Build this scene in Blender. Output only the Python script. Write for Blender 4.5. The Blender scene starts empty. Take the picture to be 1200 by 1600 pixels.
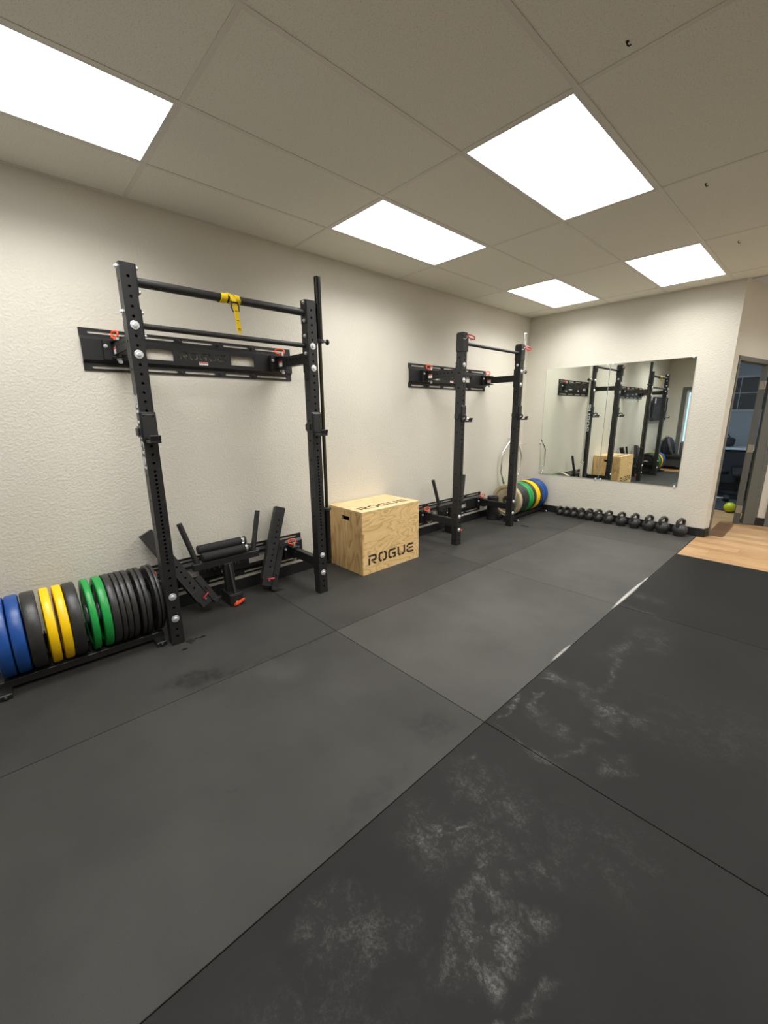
import bpy, bmesh, math, random
from mathutils import Vector, Matrix, Euler

random.seed(7)
C = bpy.context.scene.collection
SC = bpy.context.scene
PI = math.pi
H = 2.8235          # ceiling height
D = 3.9694          # far wall
YB = -3.64          # back wall
XR = 5.6            # right wall
T = 0.6096
XA = 0.4942         # first ceiling tee

# ------------------------------------------------------------------ camera, world, exposure
cam = bpy.data.cameras.new('camera')
cam.sensor_fit = 'VERTICAL'
cam.sensor_height = 32.0
cam.lens = 32.0 * 643.86 / 1600.0
cam.clip_start = 0.05
co = bpy.data.objects.new('camera', cam)
C.objects.link(co)
yaw, pitch, roll = math.radians(-47.2055), math.radians(-13.3077), math.radians(-0.5946)
fw = Vector((math.sin(yaw) * math.cos(pitch), math.cos(yaw) * math.cos(pitch), math.sin(pitch)))
rt = Vector((math.cos(yaw), -math.sin(yaw), 0))
up = rt.cross(fw)
cr, sr = math.cos(roll), math.sin(roll)
rt, up = cr * rt + sr * up, -sr * rt + cr * up
m = Matrix((rt, up, -fw)).transposed().to_4x4()
m.translation = Vector((3.31197, -2.06259, 1.47261))
co.matrix_world = m
SC.camera = co
w = bpy.data.worlds.new('daylight')
SC.world = w
w.use_nodes = True
w.node_tree.nodes['Background'].inputs[0].default_value = (0.55, 0.78, 1.0, 1)
w.node_tree.nodes['Background'].inputs[1].default_value = 1.6
SC.view_settings.view_transform = 'Standard'
SC.view_settings.look = 'None'
SC.view_settings.gamma = 1
SC.view_settings.use_curve_mapping = False
SC.view_settings.exposure = 0.0
PANEL_STRENGTH = 2.6      # face of the diffusers
PANEL_WATTS = 22.0        # each panel's lamp, cut off near the horizontal by its prismatic lens
PANEL_SPREAD = 142.0
PANEL_COLOR = (1.0, 1.0, .985, 1)


# ------------------------------------------------------------------ mesh helpers
class MB:
    def __init__(s):
        s.v = []
        s.f = []

    def add(s, vs, fs, M=None):
        b = len(s.v)
        s.v += [tuple(M @ Vector(p)) for p in vs] if M is not None else [tuple(p) for p in vs]
        s.f += [tuple(b + i for i in f) for f in fs]
        return s

    def box(s, x0, x1, y0, y1, z0, z1, M=None):
        vs = [(x0, y0, z0), (x1, y0, z0), (x1, y1, z0), (x0, y1, z0), (x0, y0, z1), (x1, y0, z1), (x1, y1, z1), (x0, y1, z1)]
        return s.add(vs, [(0, 3, 2, 1), (4, 5, 6, 7), (0, 1, 5, 4), (1, 2, 6, 5), (2, 3, 7, 6), (3, 0, 4, 7)], M)

    def bar(s, p, q, wd, ht, upv=(0, 0, 1)):
        """rectangular bar from p to q; wd across, ht along upv"""
        p, q = Vector(p), Vector(q)
        d = (q - p)
        L = d.length
        d.normalize()
        u = Vector(upv)
        r = d.cross(u)
        r.normalize()
        u = r.cross(d)
        M = Matrix((d, r, u)).transposed().to_4x4()
        M.translation = p
        return s.box(0, L, -wd / 2, wd / 2, -ht / 2, ht / 2, M)

    def tube(s, pts, r, n=12, closed=False, rs=None):
        P = [Vector(p) for p in pts]
        k = len(P)
        tang = []
        for i in range(k):
            if closed:
                t = (P[(i + 1) % k] - P[i]).normalized() + (P[i] - P[i - 1]).normalized()
            elif i == 0:
                t = P[1] - P[0]
            elif i == k - 1:
                t = P[-1] - P[-2]
            else:
                t = (P[i + 1] - P[i]).normalized() + (P[i] - P[i - 1]).normalized()
            tang.append(t.normalized())
        a = Vector((0, 0, 1)) if abs(tang[0].z) < 0.9 else Vector((1, 0, 0))
        nrm = tang[0].cross(a).normalized()
        vs = []
        for i in range(k):
            nrm = (nrm - tang[i] * nrm.dot(tang[i])).normalized()
            b = tang[i].cross(nrm)
            rr = rs[i] if rs else r
            for j in range(n):
                an = 2 * PI * j / n
                vs.append(P[i] + (nrm * math.cos(an) + b * math.sin(an)) * rr)
        fs = []
        for i in range(k if closed else k - 1):
            i2 = (i + 1) % k
            for j in range(n):
                j2 = (j + 1) % n
                fs.append((i * n + j, i * n + j2, i2 * n + j2, i2 * n + j))
        if not closed:
            fs.append(tuple(range(n))[::-1])
            fs.append(tuple((k - 1) * n + j for j in range(n)))
        return s.add(vs, fs)

    def lathe(s, prof, n=32, M=None, closed=False):
        """profile (r, h) turned around local z"""
        vs = []
        k = len(prof)
        for r, h in prof:
            for j in range(n):
                a = 2 * PI * j / n
                vs.append((r * math.cos(a), r * math.sin(a), h))
        fs = []
        for i in range(k if closed else k - 1):
            i2 = (i + 1) % k
            for j in range(n):
                j2 = (j + 1) % n
                fs.append((i * n + j, i * n + j2, i2 * n + j2, i2 * n + j))
        if not closed:
            fs.append(tuple(range(n))[::-1])
            fs.append(tuple((k - 1) * n + j for j in range(n)))
        return s.add(vs, fs, M)

    def prism(s, poly, d0, d1, M):
        """polygon in local x,y extruded from z=d0 to d1"""
        n = len(poly)
        vs = [(x, y, d0) for x, y in poly] + [(x, y, d1) for x, y in poly]
        fs = [tuple(range(n))[::-1], tuple(range(n, 2 * n))]
        for i in range(n):
            j = (i + 1) % n
            fs.append((i, j, n + j, n + i))
        return s.add(vs, fs, M)

    def mesh(s, name, me, M):
        return s.add([v.co for v in me.vertices], [tuple(p.vertices) for p in me.polygons], M)

    def build(s, name, mat, parent=None, smooth=35, bevel=0.0, seg=1):
        me = bpy.data.meshes.new(name)
        me.from_pydata(s.v, [], s.f)
        bm = bmesh.new()
        bm.from_mesh(me)
        bmesh.ops.recalc_face_normals(bm, faces=bm.faces)
        if bevel:
            es = [e for e in bm.edges if len(e.link_faces) == 2 and e.calc_face_angle(0) > 0.6]
            bmesh.ops.bevel(bm, geom=es, offset=bevel, segments=seg, affect='EDGES', profile=0.5, clamp_overlap=True)
        bm.to_mesh(me)
        bm.free()
        if smooth:
            me.polygons.foreach_set('use_smooth', [True] * len(me.polygons))
            me.set_sharp_from_angle(angle=math.radians(smooth))
        me.materials.append(mat)
        o = bpy.data.objects.new(name, me)
        C.objects.link(o)
        if parent is not None:
            o.parent = parent
        return o


def tag(o, label=None, cat=None, group=None, kind=None):
    if label:
        o['label'] = label
    if cat:
        o['category'] = cat
    if group:
        o['group'] = group
    if kind:
        o['kind'] = kind
    return o


def thing(name, label, cat, loc=(0, 0, 0), rotz=0, group=None):
    o = bpy.data.objects.new(name, None)
    o.empty_display_size = 0.1
    C.objects.link(o)
    o.location = loc
    o.rotation_euler = (0, 0, rotz)
    return tag(o, label, cat, group)


def dup(root, loc=None, label=None, rot=None, group=None):
    r = root.copy()
    C.objects.link(r)
    if loc is not None:
        r.location = loc
    if rot is not None:
        r.rotation_euler = rot
    if label:
        r['label'] = label
    if group:
        r['group'] = group

    def kids(a, b):
        for ch in list(a.children):
            c = ch.copy()
            C.objects.link(c)
            c.parent = b
            kids(ch, c)
    kids(root, r)
    return r


def frame(o, ux, uy):
    """matrix with local x along ux, local y along uy, origin o"""
    ux, uy = Vector(ux).normalized(), Vector(uy).normalized()
    M = Matrix((ux, uy, ux.cross(uy))).transposed().to_4x4()
    M.translation = Vector(o)
    return M


def circ(cx, cy, r, n=10):
    return [(cx + r * math.cos(2 * PI * i / n), cy + r * math.sin(2 * PI * i / n)) for i in range(n)]


def rect(x0, x1, y0, y1):
    return [(x0, y0), (x1, y0), (x1, y1), (x0, y1)]


def slot(x0, x1, y0, y1, n=4):
    r = (y1 - y0) / 2
    cy = (y0 + y1) / 2
    return [(x1 - r + r * math.sin(a), cy - r * math.cos(a)) for a in [PI * i / n for i in range(n + 1)]] + \
           [(x0 + r - r * math.sin(a), cy + r * math.cos(a)) for a in [PI * i / n for i in range(n + 1)]]


def plate_mesh(outer, holes, th):
    """flat plate with real holes (2D filled curve), local z 0..th"""
    cu = bpy.data.curves.new('tmp', 'CURVE')
    cu.dimensions = '2D'
    cu.fill_mode = 'BOTH'
    cu.extrude = th / 2
    for poly in [outer] + holes:
        sp = cu.splines.new('POLY')
        sp.points.add(len(poly) - 1)
        for i, (x, y) in enumerate(poly):
            sp.points[i].co = (x, y, 0, 1)
        sp.use_cyclic_u = True
    ob = bpy.data.objects.new('tmp', cu)
    C.objects.link(ob)
    dg = bpy.context.evaluated_depsgraph_get()
    me = bpy.data.meshes.new_from_object(ob.evaluated_get(dg))
    bpy.data.objects.remove(ob)
    bpy.data.curves.remove(cu)
    for v in me.vertices:
        v.co.z += th / 2
    return me


# stencil letters, each a list of simple polygons in a box 1 wide, 1 high
def stroke(pts, t=0.2):
    P = [Vector((a, b)) for a, b in pts]
    L, R = [], []
    for i, p in enumerate(P):
        d0 = (P[i] - P[i - 1]).normalized() if i else (P[1] - P[0]).normalized()
        d1 = (P[i + 1] - P[i]).normalized() if i < len(P) - 1 else d0
        n0, n1 = Vector((-d0.y, d0.x)), Vector((-d1.y, d1.x))
        n = (n0 + n1).normalized()
        k = t / 2 / max(0.4, n.dot(n0))
        L.append(tuple(p + n * k))
        R.append(tuple(p - n * k))
    return L + R[::-1]


LET = {
    'R': [rect(0, .2, 0, .68), stroke([(.02, .9), (.78, .9), (.9, .78), (.9, .56), (.78, .44), (.34, .44)]), [(.42, .28), (.7, .28), (1.0, 0), (.72, 0)]],
    'O': [stroke([(.52, .9), (.24, .9), (.1, .74), (.1, .26), (.24, .1), (.4, .1)]), stroke([(.52, .1), (.8, .1), (.94, .26), (.94, .74), (.8, .9), (.64, .9)])],
    'G': [stroke([(.96, .9), (.24, .9), (.1, .74), (.1, .26), (.24, .1), (.46, .1)]), stroke([(.58, .1), (.88, .1), (.88, .48), (.5, .48)])],
    'U': [stroke([(.1, 1), (.1, .26), (.24, .1), (.42, .1)]), stroke([(.54, .1), (.78, .1), (.92, .26), (.92, 1)])],
    'E': [stroke([(.98, .9), (.24, .9), (.1, .76), (.1, .62)]), rect(.3, .9, .42, .58), stroke([(.1, .5), (.1, .24), (.24, .1), (.98, .1)])],
}


def word(txt, x0, x1, y0, y1):
    """polygons of a word fitted into the rectangle"""
    n = len(txt)
    adv = 1.22
    tot = adv * (n - 1) + 1.0
    out = []
    for i, ch in enumerate(txt):
        for poly in LET[ch]:
            out.append([(x0 + (i * adv + px) / tot * (x1 - x0), y0 + py * (y1 - y0)) for px, py in poly])
    return out


# ------------------------------------------------------------------ materials
def nodes(name):
    mt = bpy.data.materials.new(name)
    mt.use_nodes = True
    nt = mt.node_tree
    b = nt.nodes['Principled BSDF']
    return mt, nt, b, nt.nodes.new, nt.links.new


def simple(name, col, rough=0.5, metal=0.0, spec=0.5, bump=0.0, bscale=60, var=0.0, vscale=8, coat=0):
    mt, nt, b, N, L = nodes(name)
    b.inputs['Base Color'].default_value = (*col, 1)
    b.inputs['Roughness'].default_value = rough
    b.inputs['Metallic'].default_value = metal
    b.inputs['Specular IOR Level'].default_value = spec
    if coat:
        b.inputs['Coat Weight'].default_value = coat
    if bump or var:
        tc = N('ShaderNodeTexCoord')
    if bump:
        no = N('ShaderNodeTexNoise')
        no.inputs['Scale'].default_value = bscale
        no.inputs['Detail'].default_value = 3
        L(tc.outputs['Object'], no.inputs['Vector'])
        bp = N('ShaderNodeBump')
        bp.inputs['Strength'].default_value = bump
        bp.inputs['Distance'].default_value = 0.01
        L(no.outputs['Fac'], bp.inputs['Height'])
        L(bp.outputs['Normal'], b.inputs['Normal'])
    if var:
        n2 = N('ShaderNodeTexNoise')
        n2.inputs['Scale'].default_value = vscale
        n2.inputs['Detail'].default_value = 4
        L(tc.outputs['Object'], n2.inputs['Vector'])
        rmp = N('ShaderNodeValToRGB')
        rmp.color_ramp.elements[0].position = 0.3
        rmp.color_ramp.elements[1].position = 0.7
        rmp.color_ramp.elements[0].color = (*[c * (1 - var) for c in col], 1)
        rmp.color_ramp.elements[1].color = (*[min(1, c * (1 + var)) for c in col], 1)
        L(n2.outputs['Fac'], rmp.inputs['Fac'])
        L(rmp.outputs['Color'], b.inputs['Base Color'])
    return mt


def emit(name, col, s):
    mt, nt, b, N, L = nodes(name)
    b.inputs['Base Color'].default_value = (0.8, 0.8, 0.8, 1)
    b.inputs['Emission Color'].default_value = col
    b.inputs['Emission Strength'].default_value = s
    return mt


def wall_material():
    mt, nt, b, N, L = nodes('painted_wall')
    geo = N('ShaderNodeNewGeometry')
    n1 = N('ShaderNodeTexNoise')
    n1.inputs['Scale'].default_value = 1.3
    n1.inputs['Detail'].default_value = 5
    L(geo.outputs['Position'], n1.inputs['Vector'])
    r = N('ShaderNodeValToRGB')
    r.color_ramp.elements[0].position = 0.35
    r.color_ramp.elements[1].position = 0.65
    r.color_ramp.elements[0].color = (0.655, 0.615, 0.525, 1)
    r.color_ramp.elements[1].color = (0.69, 0.65, 0.56, 1)
    L(n1.outputs['Fac'], r.inputs['Fac'])
    L(r.outputs['Color'], b.inputs['Base Color'])
    n2 = N('ShaderNodeTexNoise')
    n2.inputs['Scale'].default_value = 62
    n2.inputs['Detail'].default_value = 2
    n2.inputs['Distortion'].default_value = 0.2
    L(geo.outputs['Position'], n2.inputs['Vector'])
    r2 = N('ShaderNodeValToRGB')
    r2.color_ramp.elements[0].position = 0.42
    r2.color_ramp.elements[1].position = 0.62
    L(n2.outputs['Fac'], r2.inputs['Fac'])
    bp = N('ShaderNodeBump')
    bp.inputs['Strength'].default_value = 0.28
    bp.inputs['Distance'].default_value = 0.004
    L(r2.outputs['Color'], bp.inputs['Height'])
    L(bp.outputs['Normal'], b.inputs['Normal'])
    b.inputs['Roughness'].default_value = 0.62
    return mt


def tile_material():
    mt, nt, b, N, L = nodes('fissured_tile')
    geo = N('ShaderNodeNewGeometry')
    mp = N('ShaderNodeMapping')
    mp.inputs['Scale'].default_value = (1.0, 1.0, 1.0)
    L(geo.outputs['Position'], mp.inputs['Vector'])
    n1 = N('ShaderNodeTexNoise')
    n1.inputs['Scale'].default_value = 165
    n1.inputs['Detail'].default_value = 3
    n1.inputs['Roughness'].default_value = 0.65
    L(mp.outputs['Vector'], n1.inputs['Vector'])
    r = N('ShaderNodeValToRGB')
    r.color_ramp.elements[0].position = 0.36
    r.color_ramp.elements[1].position = 0.44
    r.color_ramp.elements[0].color = (0.64, 0.605, 0.53, 1)
    r.color_ramp.elements[1].color = (0.82, 0.80, 0.705, 1)
    L(n1.outputs['Fac'], r.inputs['Fac'])
    L(r.outputs['Color'], b.inputs['Base Color'])
    bp = N('ShaderNodeBump')
    bp.inputs['Strength'].default_value = 0.3
    bp.inputs['Distance'].default_value = 0.002
    L(r.outputs['Color'], bp.inputs['Height'])
    L(bp.outputs['Normal'], b.inputs['Normal'])
    b.inputs['Roughness'].default_value = 0.9
    b.inputs['Specular IOR Level'].default_value = 0.1
    return mt


# marks on the mats: (x, y, half length, half width, angle of the length from +x, strength)
SCUFFS = [
    (2.55, -1.16, .17, .12, 20, .34), (2.58, -1.14, .16, .018, 62, .85), (2.72, -1.02, .13, .10, 30, .25),
    (2.87, -1.29, .17, .09, 70, .75), (2.80, -1.13, .16, .10, 100, .45), (2.93, -1.20, .14, .05, 80, .50), (3.04, -1.27, .10, .02, 70, .60),
    (2.97, -1.40, .05, .014, 75, .8), (2.62, -.86, .24, .16, 0, .28), (2.90, -.93, .10, .05, 60, .35),
    (2.40, -.34, .13, .018, 100, .9), (2.46, -.20, .13, .02, 95, .8), (2.55, -.30, .16, .06, 170, .35), (2.50, .05, .16, .07, 170, .5),
    (2.47, .03, .12, .02, 30, .7), (2.66, .28, .28, .035, 95, .5), (2.60, .62, .18, .07, 80, .35), (2.72, -.02, .13, .06, 160, .55), (2.78, -.12, .09, .05, 140, .5),
    (2.86, .03, .14, .05, 165, .42), (2.63, -.52, .20, .03, 178, .45), (2.76, -.38, .14, .03, 65, .5), (2.90, -.36, .12, .05, 80, .3),
    (2.50, 1.62, .10, .16, 80, .35), (2.55, 1.30, .20, .06, 170, .22), (2.75, -1.75, .30, .20, 30, .22), (2.62, -1.50, .18, .10, 60, .3), (2.52, -1.55, .12, .10, 50, .3),
    (2.45, -.75, .06, .02, 80, .4), (2.7, .9, .25, .15, 90, .2), (3.1, .2, .4, .3, 30, .10), (3.0, -.75, .25, .2, 40, .12),
]
EDGE_WEAR = [(2.361, 1.60, .36, .014, 90, 1.0), (2.363, 2.02, .07, .006, 90, .9), (2.362, .33, .12, .010, 90, .6)]
DARK = [(1.02, -1.44, .20, .09, 70, .75), (1.10, -1.30, .14, .03, 85, .6), (2.20, -.74, .13, .10, 60, .55), (2.28, -.72, .1, .02, 92, .4), (.81, 1.04, .10, .05, 60, .5),
        (1.13, 1.36, .35, .03, 92, .35), (1.15, -.8, .5, .012, 90, .5), (.62, 1.45, .22, .06, 100, .4), (.9, 1.9, .25, .08, 80, .35), (1.9, -1.6, .03, .012, 30, .5), (2.3, -1.2, .3, .05, 92, .35),
        (1.5, 3.3, .5, .06, 5, .3), (1.0, 3.0, .3, .1, 20, .25)]
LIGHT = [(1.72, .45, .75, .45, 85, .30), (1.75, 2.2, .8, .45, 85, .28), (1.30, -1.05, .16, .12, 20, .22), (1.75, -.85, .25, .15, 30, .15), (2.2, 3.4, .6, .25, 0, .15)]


def rubber_material():
    mt, nt, b, N, L = nodes('rubber_mat')
    geo = N('ShaderNodeNewGeometry')
    oi = N('ShaderNodeObjectInfo')

    def noise(scale, detail=3, rough=.5, dist=0):
        n = N('ShaderNodeTexNoise')
        n.inputs['Scale'].default_value = scale
        n.inputs['Detail'].default_value = detail
        n.inputs['Roughness'].default_value = rough
        n.inputs['Distortion'].default_value = dist
        L(geo.outputs['Position'], n.inputs['Vector'])
        return n.outputs['Fac']

    def mrange(v, a, c, d=0, e=1):
        k = N('ShaderNodeMapRange')
        k.interpolation_type = 'SMOOTHSTEP'
        L(v, k.inputs[0])
        for i, x in enumerate((a, c, d, e)):
            k.inputs[1 + i].default_value = x
        return k.outputs[0]

    def math_(op, a, c):
        k = N('ShaderNodeMath')
        k.operation = op
        for i, x in enumerate((a, c)):
            if isinstance(x, (int, float)):
                k.inputs[i].default_value = x
            else:
                L(x, k.inputs[i])
        return k.outputs[0]

    wob = N('ShaderNodeTexNoise')
    wob.inputs['Scale'].default_value = 7
    wob.inputs['Detail'].default_value = 4
    L(geo.outputs['Position'], wob.inputs['Vector'])
    off = N('ShaderNodeVectorMath')
    off.operation = 'MULTIPLY_ADD'
    L(wob.outputs['Color'], off.inputs[0])
    off.inputs[1].default_value = (.22, .22, 0)
    off.inputs[2].default_value = (-.11, -.11, 0)
    pos = N('ShaderNodeVectorMath')
    pos.operation = 'ADD'
    L(geo.outputs['Position'], pos.inputs[0])
    L(off.outputs[0], pos.inputs[1])

    def blobs(lst, src, hard):
        tot = None
        for x, y, a, c, ang, s in lst:
            mp = N('ShaderNodeMapping')
            mp.vector_type = 'TEXTURE'
            mp.inputs['Location'].default_value = (x, y, 0)
            mp.inputs['Rotation'].default_value = (0, 0, math.radians(ang))
            mp.inputs['Scale'].default_value = (a, c, 50)
            L(src, mp.inputs['Vector'])
            ln = N('ShaderNodeVectorMath')
            ln.operation = 'LENGTH'
            L(mp.outputs['Vector'], ln.inputs[0])
            v = mrange(ln.outputs['Value'], hard, 1.25, s, 0)
            tot = v if tot is None else math_('MAXIMUM', tot, v)
        return tot
    sc = blobs(SCUFFS, pos.outputs[0], .1)
    ew = blobs(EDGE_WEAR, geo.outputs['Position'], .75)
    dk = blobs(DARK, pos.outputs[0], .35)
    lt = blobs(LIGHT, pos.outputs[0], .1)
    f1 = mrange(noise(11, 9, .78, .3), .45, .63)
    fleck = math_('MULTIPLY', f1, mrange(noise(75, 5, .7), .38, .64))
    fine = mrange(noise(120, 2, .6), .42, .62)
    scm = math_('MULTIPLY', math_('MULTIPLY', sc, .43), math_('ADD', math_('MULTIPLY', fleck, .85), math_('ADD', math_('MULTIPLY', f1, .12), .07)))
    ewm = math_('MULTIPLY', ew, mrange(noise(30, 3), .3, .5, .5, 1))
    dkm = math_('MULTIPLY', dk, mrange(noise(22, 4, .6), .35, .6, .35, 1))
    white = math_('MINIMUM', math_('ADD', scm, ewm), 1)
    # base: per mat tint, cloudiness, grain
    cloud = mrange(noise(1.6, 5, .6), .3, .7, .86, 1.14)
    grain = mrange(noise(420, 2, .5), .3, .7, .9, 1.1)
    k = math_('MULTIPLY', cloud, grain)
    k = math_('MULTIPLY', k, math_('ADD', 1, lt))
    k = math_('MULTIPLY', k, math_('SUBTRACT', 1, math_('MULTIPLY', dkm, .6)))
    base = N('ShaderNodeVectorMath')
    base.operation = 'SCALE'
    L(oi.outputs['Color'], base.inputs[0])
    L(k, base.inputs['Scale'])
    mx = N('ShaderNodeMix')
    mx.data_type = 'RGBA'
    L(white, mx.inputs[0])
    L(base.outputs[0], mx.inputs[6])
    mx.inputs[7].default_value = (.40, .385, .36, 1)
    L(mx.outputs[2], b.inputs['Base Color'])
    rg = math_('SUBTRACT', .56, math_('MULTIPLY', dkm, .10))
    L(rg, b.inputs['Roughness'])
    b.inputs['Specular IOR Level'].default_value = .16
    bp = N('ShaderNodeBump')
    bp.inputs['Strength'].default_value = .25
    bp.inputs['Distance'].default_value = .002
    L(noise(260, 2, .6), bp.inputs['Height'])
    L(bp.outputs['Normal'], b.inputs['Normal'])
    return mt


def ply_material(name, axes, col0, col1, scale=1.0, wave=7):
    """rotary-cut plywood; axes maps object axes into the grain plane"""
    mt, nt, b, N, L = nodes(name)
    tc = N('ShaderNodeTexCoord')
    mp = N('ShaderNodeMapping')
    mp.inputs['Scale'].default_value = axes
    L(tc.outputs['Object'], mp.inputs['Vector'])
    n1 = N('ShaderNodeTexNoise')
    n1.inputs['Scale'].default_value = 1.6 * scale
    n1.inputs['Detail'].default_value = 2.5
    n1.inputs['Distortion'].default_value = .5
    L(mp.outputs['Vector'], n1.inputs['Vector'])
    mu = N('ShaderNodeMath')
    mu.operation = 'MULTIPLY'
    mu.inputs[1].default_value = wave
    L(n1.outputs['Fac'], mu.inputs[0])
    fr = N('ShaderNodeMath')
    fr.operation = 'FRACT'
    L(mu.outputs[0], fr.inputs[0])
    r = N('ShaderNodeValToRGB')
    e = r.color_ramp.elements
    e[0].position, e[0].color = 0.0, (*col0, 1)
    e[1].position, e[1].color = 1.0, (*col0, 1)
    x = e.new(.22)
    x.color = (*col1, 1)
    x = e.new(.8)
    x.color = (*[(p * 2 + q) / 3 for p, q in zip(col1, col0)], 1)
    L(fr.outputs[0], r.inputs['Fac'])
    n2 = N('ShaderNodeTexNoise')
    n2.inputs['Scale'].default_value = 60
    n2.inputs['Detail'].default_value = 4
    L(mp.outputs['Vector'], n2.inputs['Vector'])
    mx = N('ShaderNodeMix')
    mx.data_type = 'RGBA'
    mx.blend_type = 'OVERLAY'
    mx.inputs[0].default_value = .22
    L(r.outputs['Color'], mx.inputs[6])
    L(n2.outputs['Color'], mx.inputs[7])
    hs = N('ShaderNodeHueSaturation')
    hs.inputs['Saturation'].default_value = .97
    L(mx.outputs[2], hs.inputs['Color'])
    L(hs.outputs['Color'], b.inputs['Base Color'])
    b.inputs['Roughness'].default_value = .55
    return mt


def plank_material():
    mt, nt, b, N, L = nodes('wood_plank')
    geo = N('ShaderNodeNewGeometry')
    oi = N('ShaderNodeObjectInfo')
    mp = N('ShaderNodeMapping')
    mp.inputs['Scale'].default_value = (1.2, 14, 1)
    L(geo.outputs['Position'], mp.inputs['Vector'])
    n1 = N('ShaderNodeTexNoise')
    n1.inputs['Scale'].default_value = 4
    n1.inputs['Detail'].default_value = 6
    n1.inputs['Roughness'].default_value = .65
    L(mp.outputs['Vector'], n1.inputs['Vector'])
    ad = N('ShaderNodeMath')
    ad.operation = 'MULTIPLY_ADD'
    ad.inputs[1].default_value = .22
    L(oi.outputs['Random'], ad.inputs[0])
    L(n1.outputs['Fac'], ad.inputs[2])
    r = N('ShaderNodeValToRGB')
    r.color_ramp.elements[0].position = .35
    r.color_ramp.elements[1].position = .85
    r.color_ramp.elements[0].color = (.28, .155, .068, 1)
    r.color_ramp.elements[1].color = (.55, .34, .17, 1)
    L(ad.outputs[0], r.inputs['Fac'])
    L(r.outputs['Color'], b.inputs['Base Color'])
    b.inputs['Roughness'].default_value = .36
    return mt


M_WALL = wall_material()
M_TILE = tile_material()
M_TEE = simple('tee_paint', (.72, .685, .61), .5)
M_RUB = rubber_material()
M_SUB = simple('subfloor', (.03, .03, .03), .9)
M_BASE = simple('cove_base_rubber', (.012, .012, .013), .45)
M_STEEL = simple('black_powder_coat', (.014, .014, .0145), .42, spec=.5, bump=.08, bscale=500)
M_STEEL2 = simple('satin_black_steel', (.022, .022, .022), .5, bump=.06, bscale=400)
M_INNER = simple('tube_inside', (.006, .006, .006), .9)
M_CHROME = simple('chrome', (.82, .82, .82), .12, 1)
M_ZINC = simple('zinc_bolt', (.80, .81, .82), .42, .75)
M_BLKMETAL = simple('black_oxide_bar', (.030, .030, .028), .22, .6)
M_SHAFT = simple('worn_bar_shaft', (.075, .068, .045), .35, .7)
M_ORANGE = simple('orange_plastic', (.95, .10, .025), .4)
M_RED = simple('red_plastic', (.55, .02, .03), .4)
M_WHITE = simple('white_print', (.75, .75, .74), .5)
M_LABELRED = simple('red_print', (.60, .09, .06), .5)
M_RUBBERPLATE = simple('black_bumper_rubber', (.026, .025, .024), .38, bump=.1, bscale=120)
M_BLUE = simple('blue_bumper_rubber', (.008, .062, .27), .36, var=.1)
M_YELLOW = simple('yellow_bumper_rubber', (.92, .58, .003), .36, var=.05)
M_GREEN = simple('green_bumper_rubber', (.012, .30, .055), .36, var=.08)
M_TAN = simple('tan_bumper_rubber', (.50, .41, .25), .55, bump=.15, bscale=40, var=.22, vscale=12)
M_CREAM = simple('cream_rubber_edge', (.72, .66, .52), .5)
M_PAD = simple('black_foam', (.010, .010, .010), .75, bump=.15, bscale=200)
M_UHMW = simple('dark_plastic_liner', (.020, .020, .020), .5, bump=.1, bscale=80)
M_IRON = simple('cast_iron_powder', (.030, .029, .028), .46, bump=.2, bscale=300)
M_IRONH = simple('worn_iron_handle', (.032, .029, .025), .36)
M_STRAP = simple('yellow_webbing', (.90, .62, .005), .6, bump=.15, bscale=900)
M_BLKWEB = simple('black_webbing', (.012, .012, .014), .7)
M_MIRROR = simple('mirror_silver', (.84, .88, .83), .0, 1)
M_MEDGE = simple('mirror_edge', (.30, .36, .32), .2)
M_CLIP = simple('clear_clip', (.75, .76, .75), .15)
M_DIFF = emit('light_diffuser', PANEL_COLOR, PANEL_STRENGTH)
M_LFRAME = simple('light_frame_white', (.68, .66, .62), .4)
M_PLANK = plank_material()
M_FRAME = simple('grey_door_frame', (.135, .135, .12), .45)
M_DOORLEAF = simple('grey_steel_door', (.115, .12, .105), .4)
M_HINGE = simple('hinge_brass', (.42, .36, .27), .45, .3)
M_PLYF = ply_material('plywood_front', (1, 1.0, 2.6), (.60, .375, .135), (.88, .60, .265), 1.15, 15)
M_PLYS = ply_material('plywood_side', (3.4, 1, .8), (.48, .275, .095), (.74, .485, .20), 1.2, 6)
M_PLYT = ply_material('plywood_top', (2.6, 1, 1), (.62, .425, .20), (.76, .555, .29), 1.2, 8)
M_BURN = simple('dark_cut_lettering', (.030, .017, .010), .8)
M_BALL = simple('lime_rubber', (.55, .60, .02), .5)
M_GREYWALL = simple('grey_far_wall', (.34, .37, .40), .6)
M_PALE = simple('pale_far_wall', (.60, .66, .72), .6)
M_GLASSDK = simple('dark_glass', (.02, .025, .035), .08)
M_MULL = simple('grey_mullion', (.40, .43, .46), .4)
M_DKFAB = simple('charcoal_fabric', (.03, .032, .036), .8, bump=.2, bscale=150)
M_GREYFAB = simple('grey_fabric', (.12, .12, .125), .8, bump=.2, bscale=150)
M_NAVY = simple('navy_nylon', (.022, .03, .05), .6, bump=.2, bscale=100)
M_VINYL = simple('black_vinyl', (.015, .015, .017), .35)
M_PANEL = simple('dark_panel', (.012, .010, .014), .75)

mg = bpy.data.materials.new('door_glass')
mg.use_nodes = True
_b = mg.node_tree.nodes['Principled BSDF']
_b.inputs['Base Color'].default_value = (.92, .97, 1, 1)
_b.inputs['Transmission Weight'].default_value = 1
_b.inputs['Roughness'].default_value = 0.0
_b.inputs['IOR'].default_value = 1.05
M_GLASS = mg


# ------------------------------------------------------------------ room shell
floor = MB().box(-.2, XR + .2, YB - .2, 9.2, -.12, -.0125).build('floor', M_SUB, smooth=0)
tag(floor, kind='structure')
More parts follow.
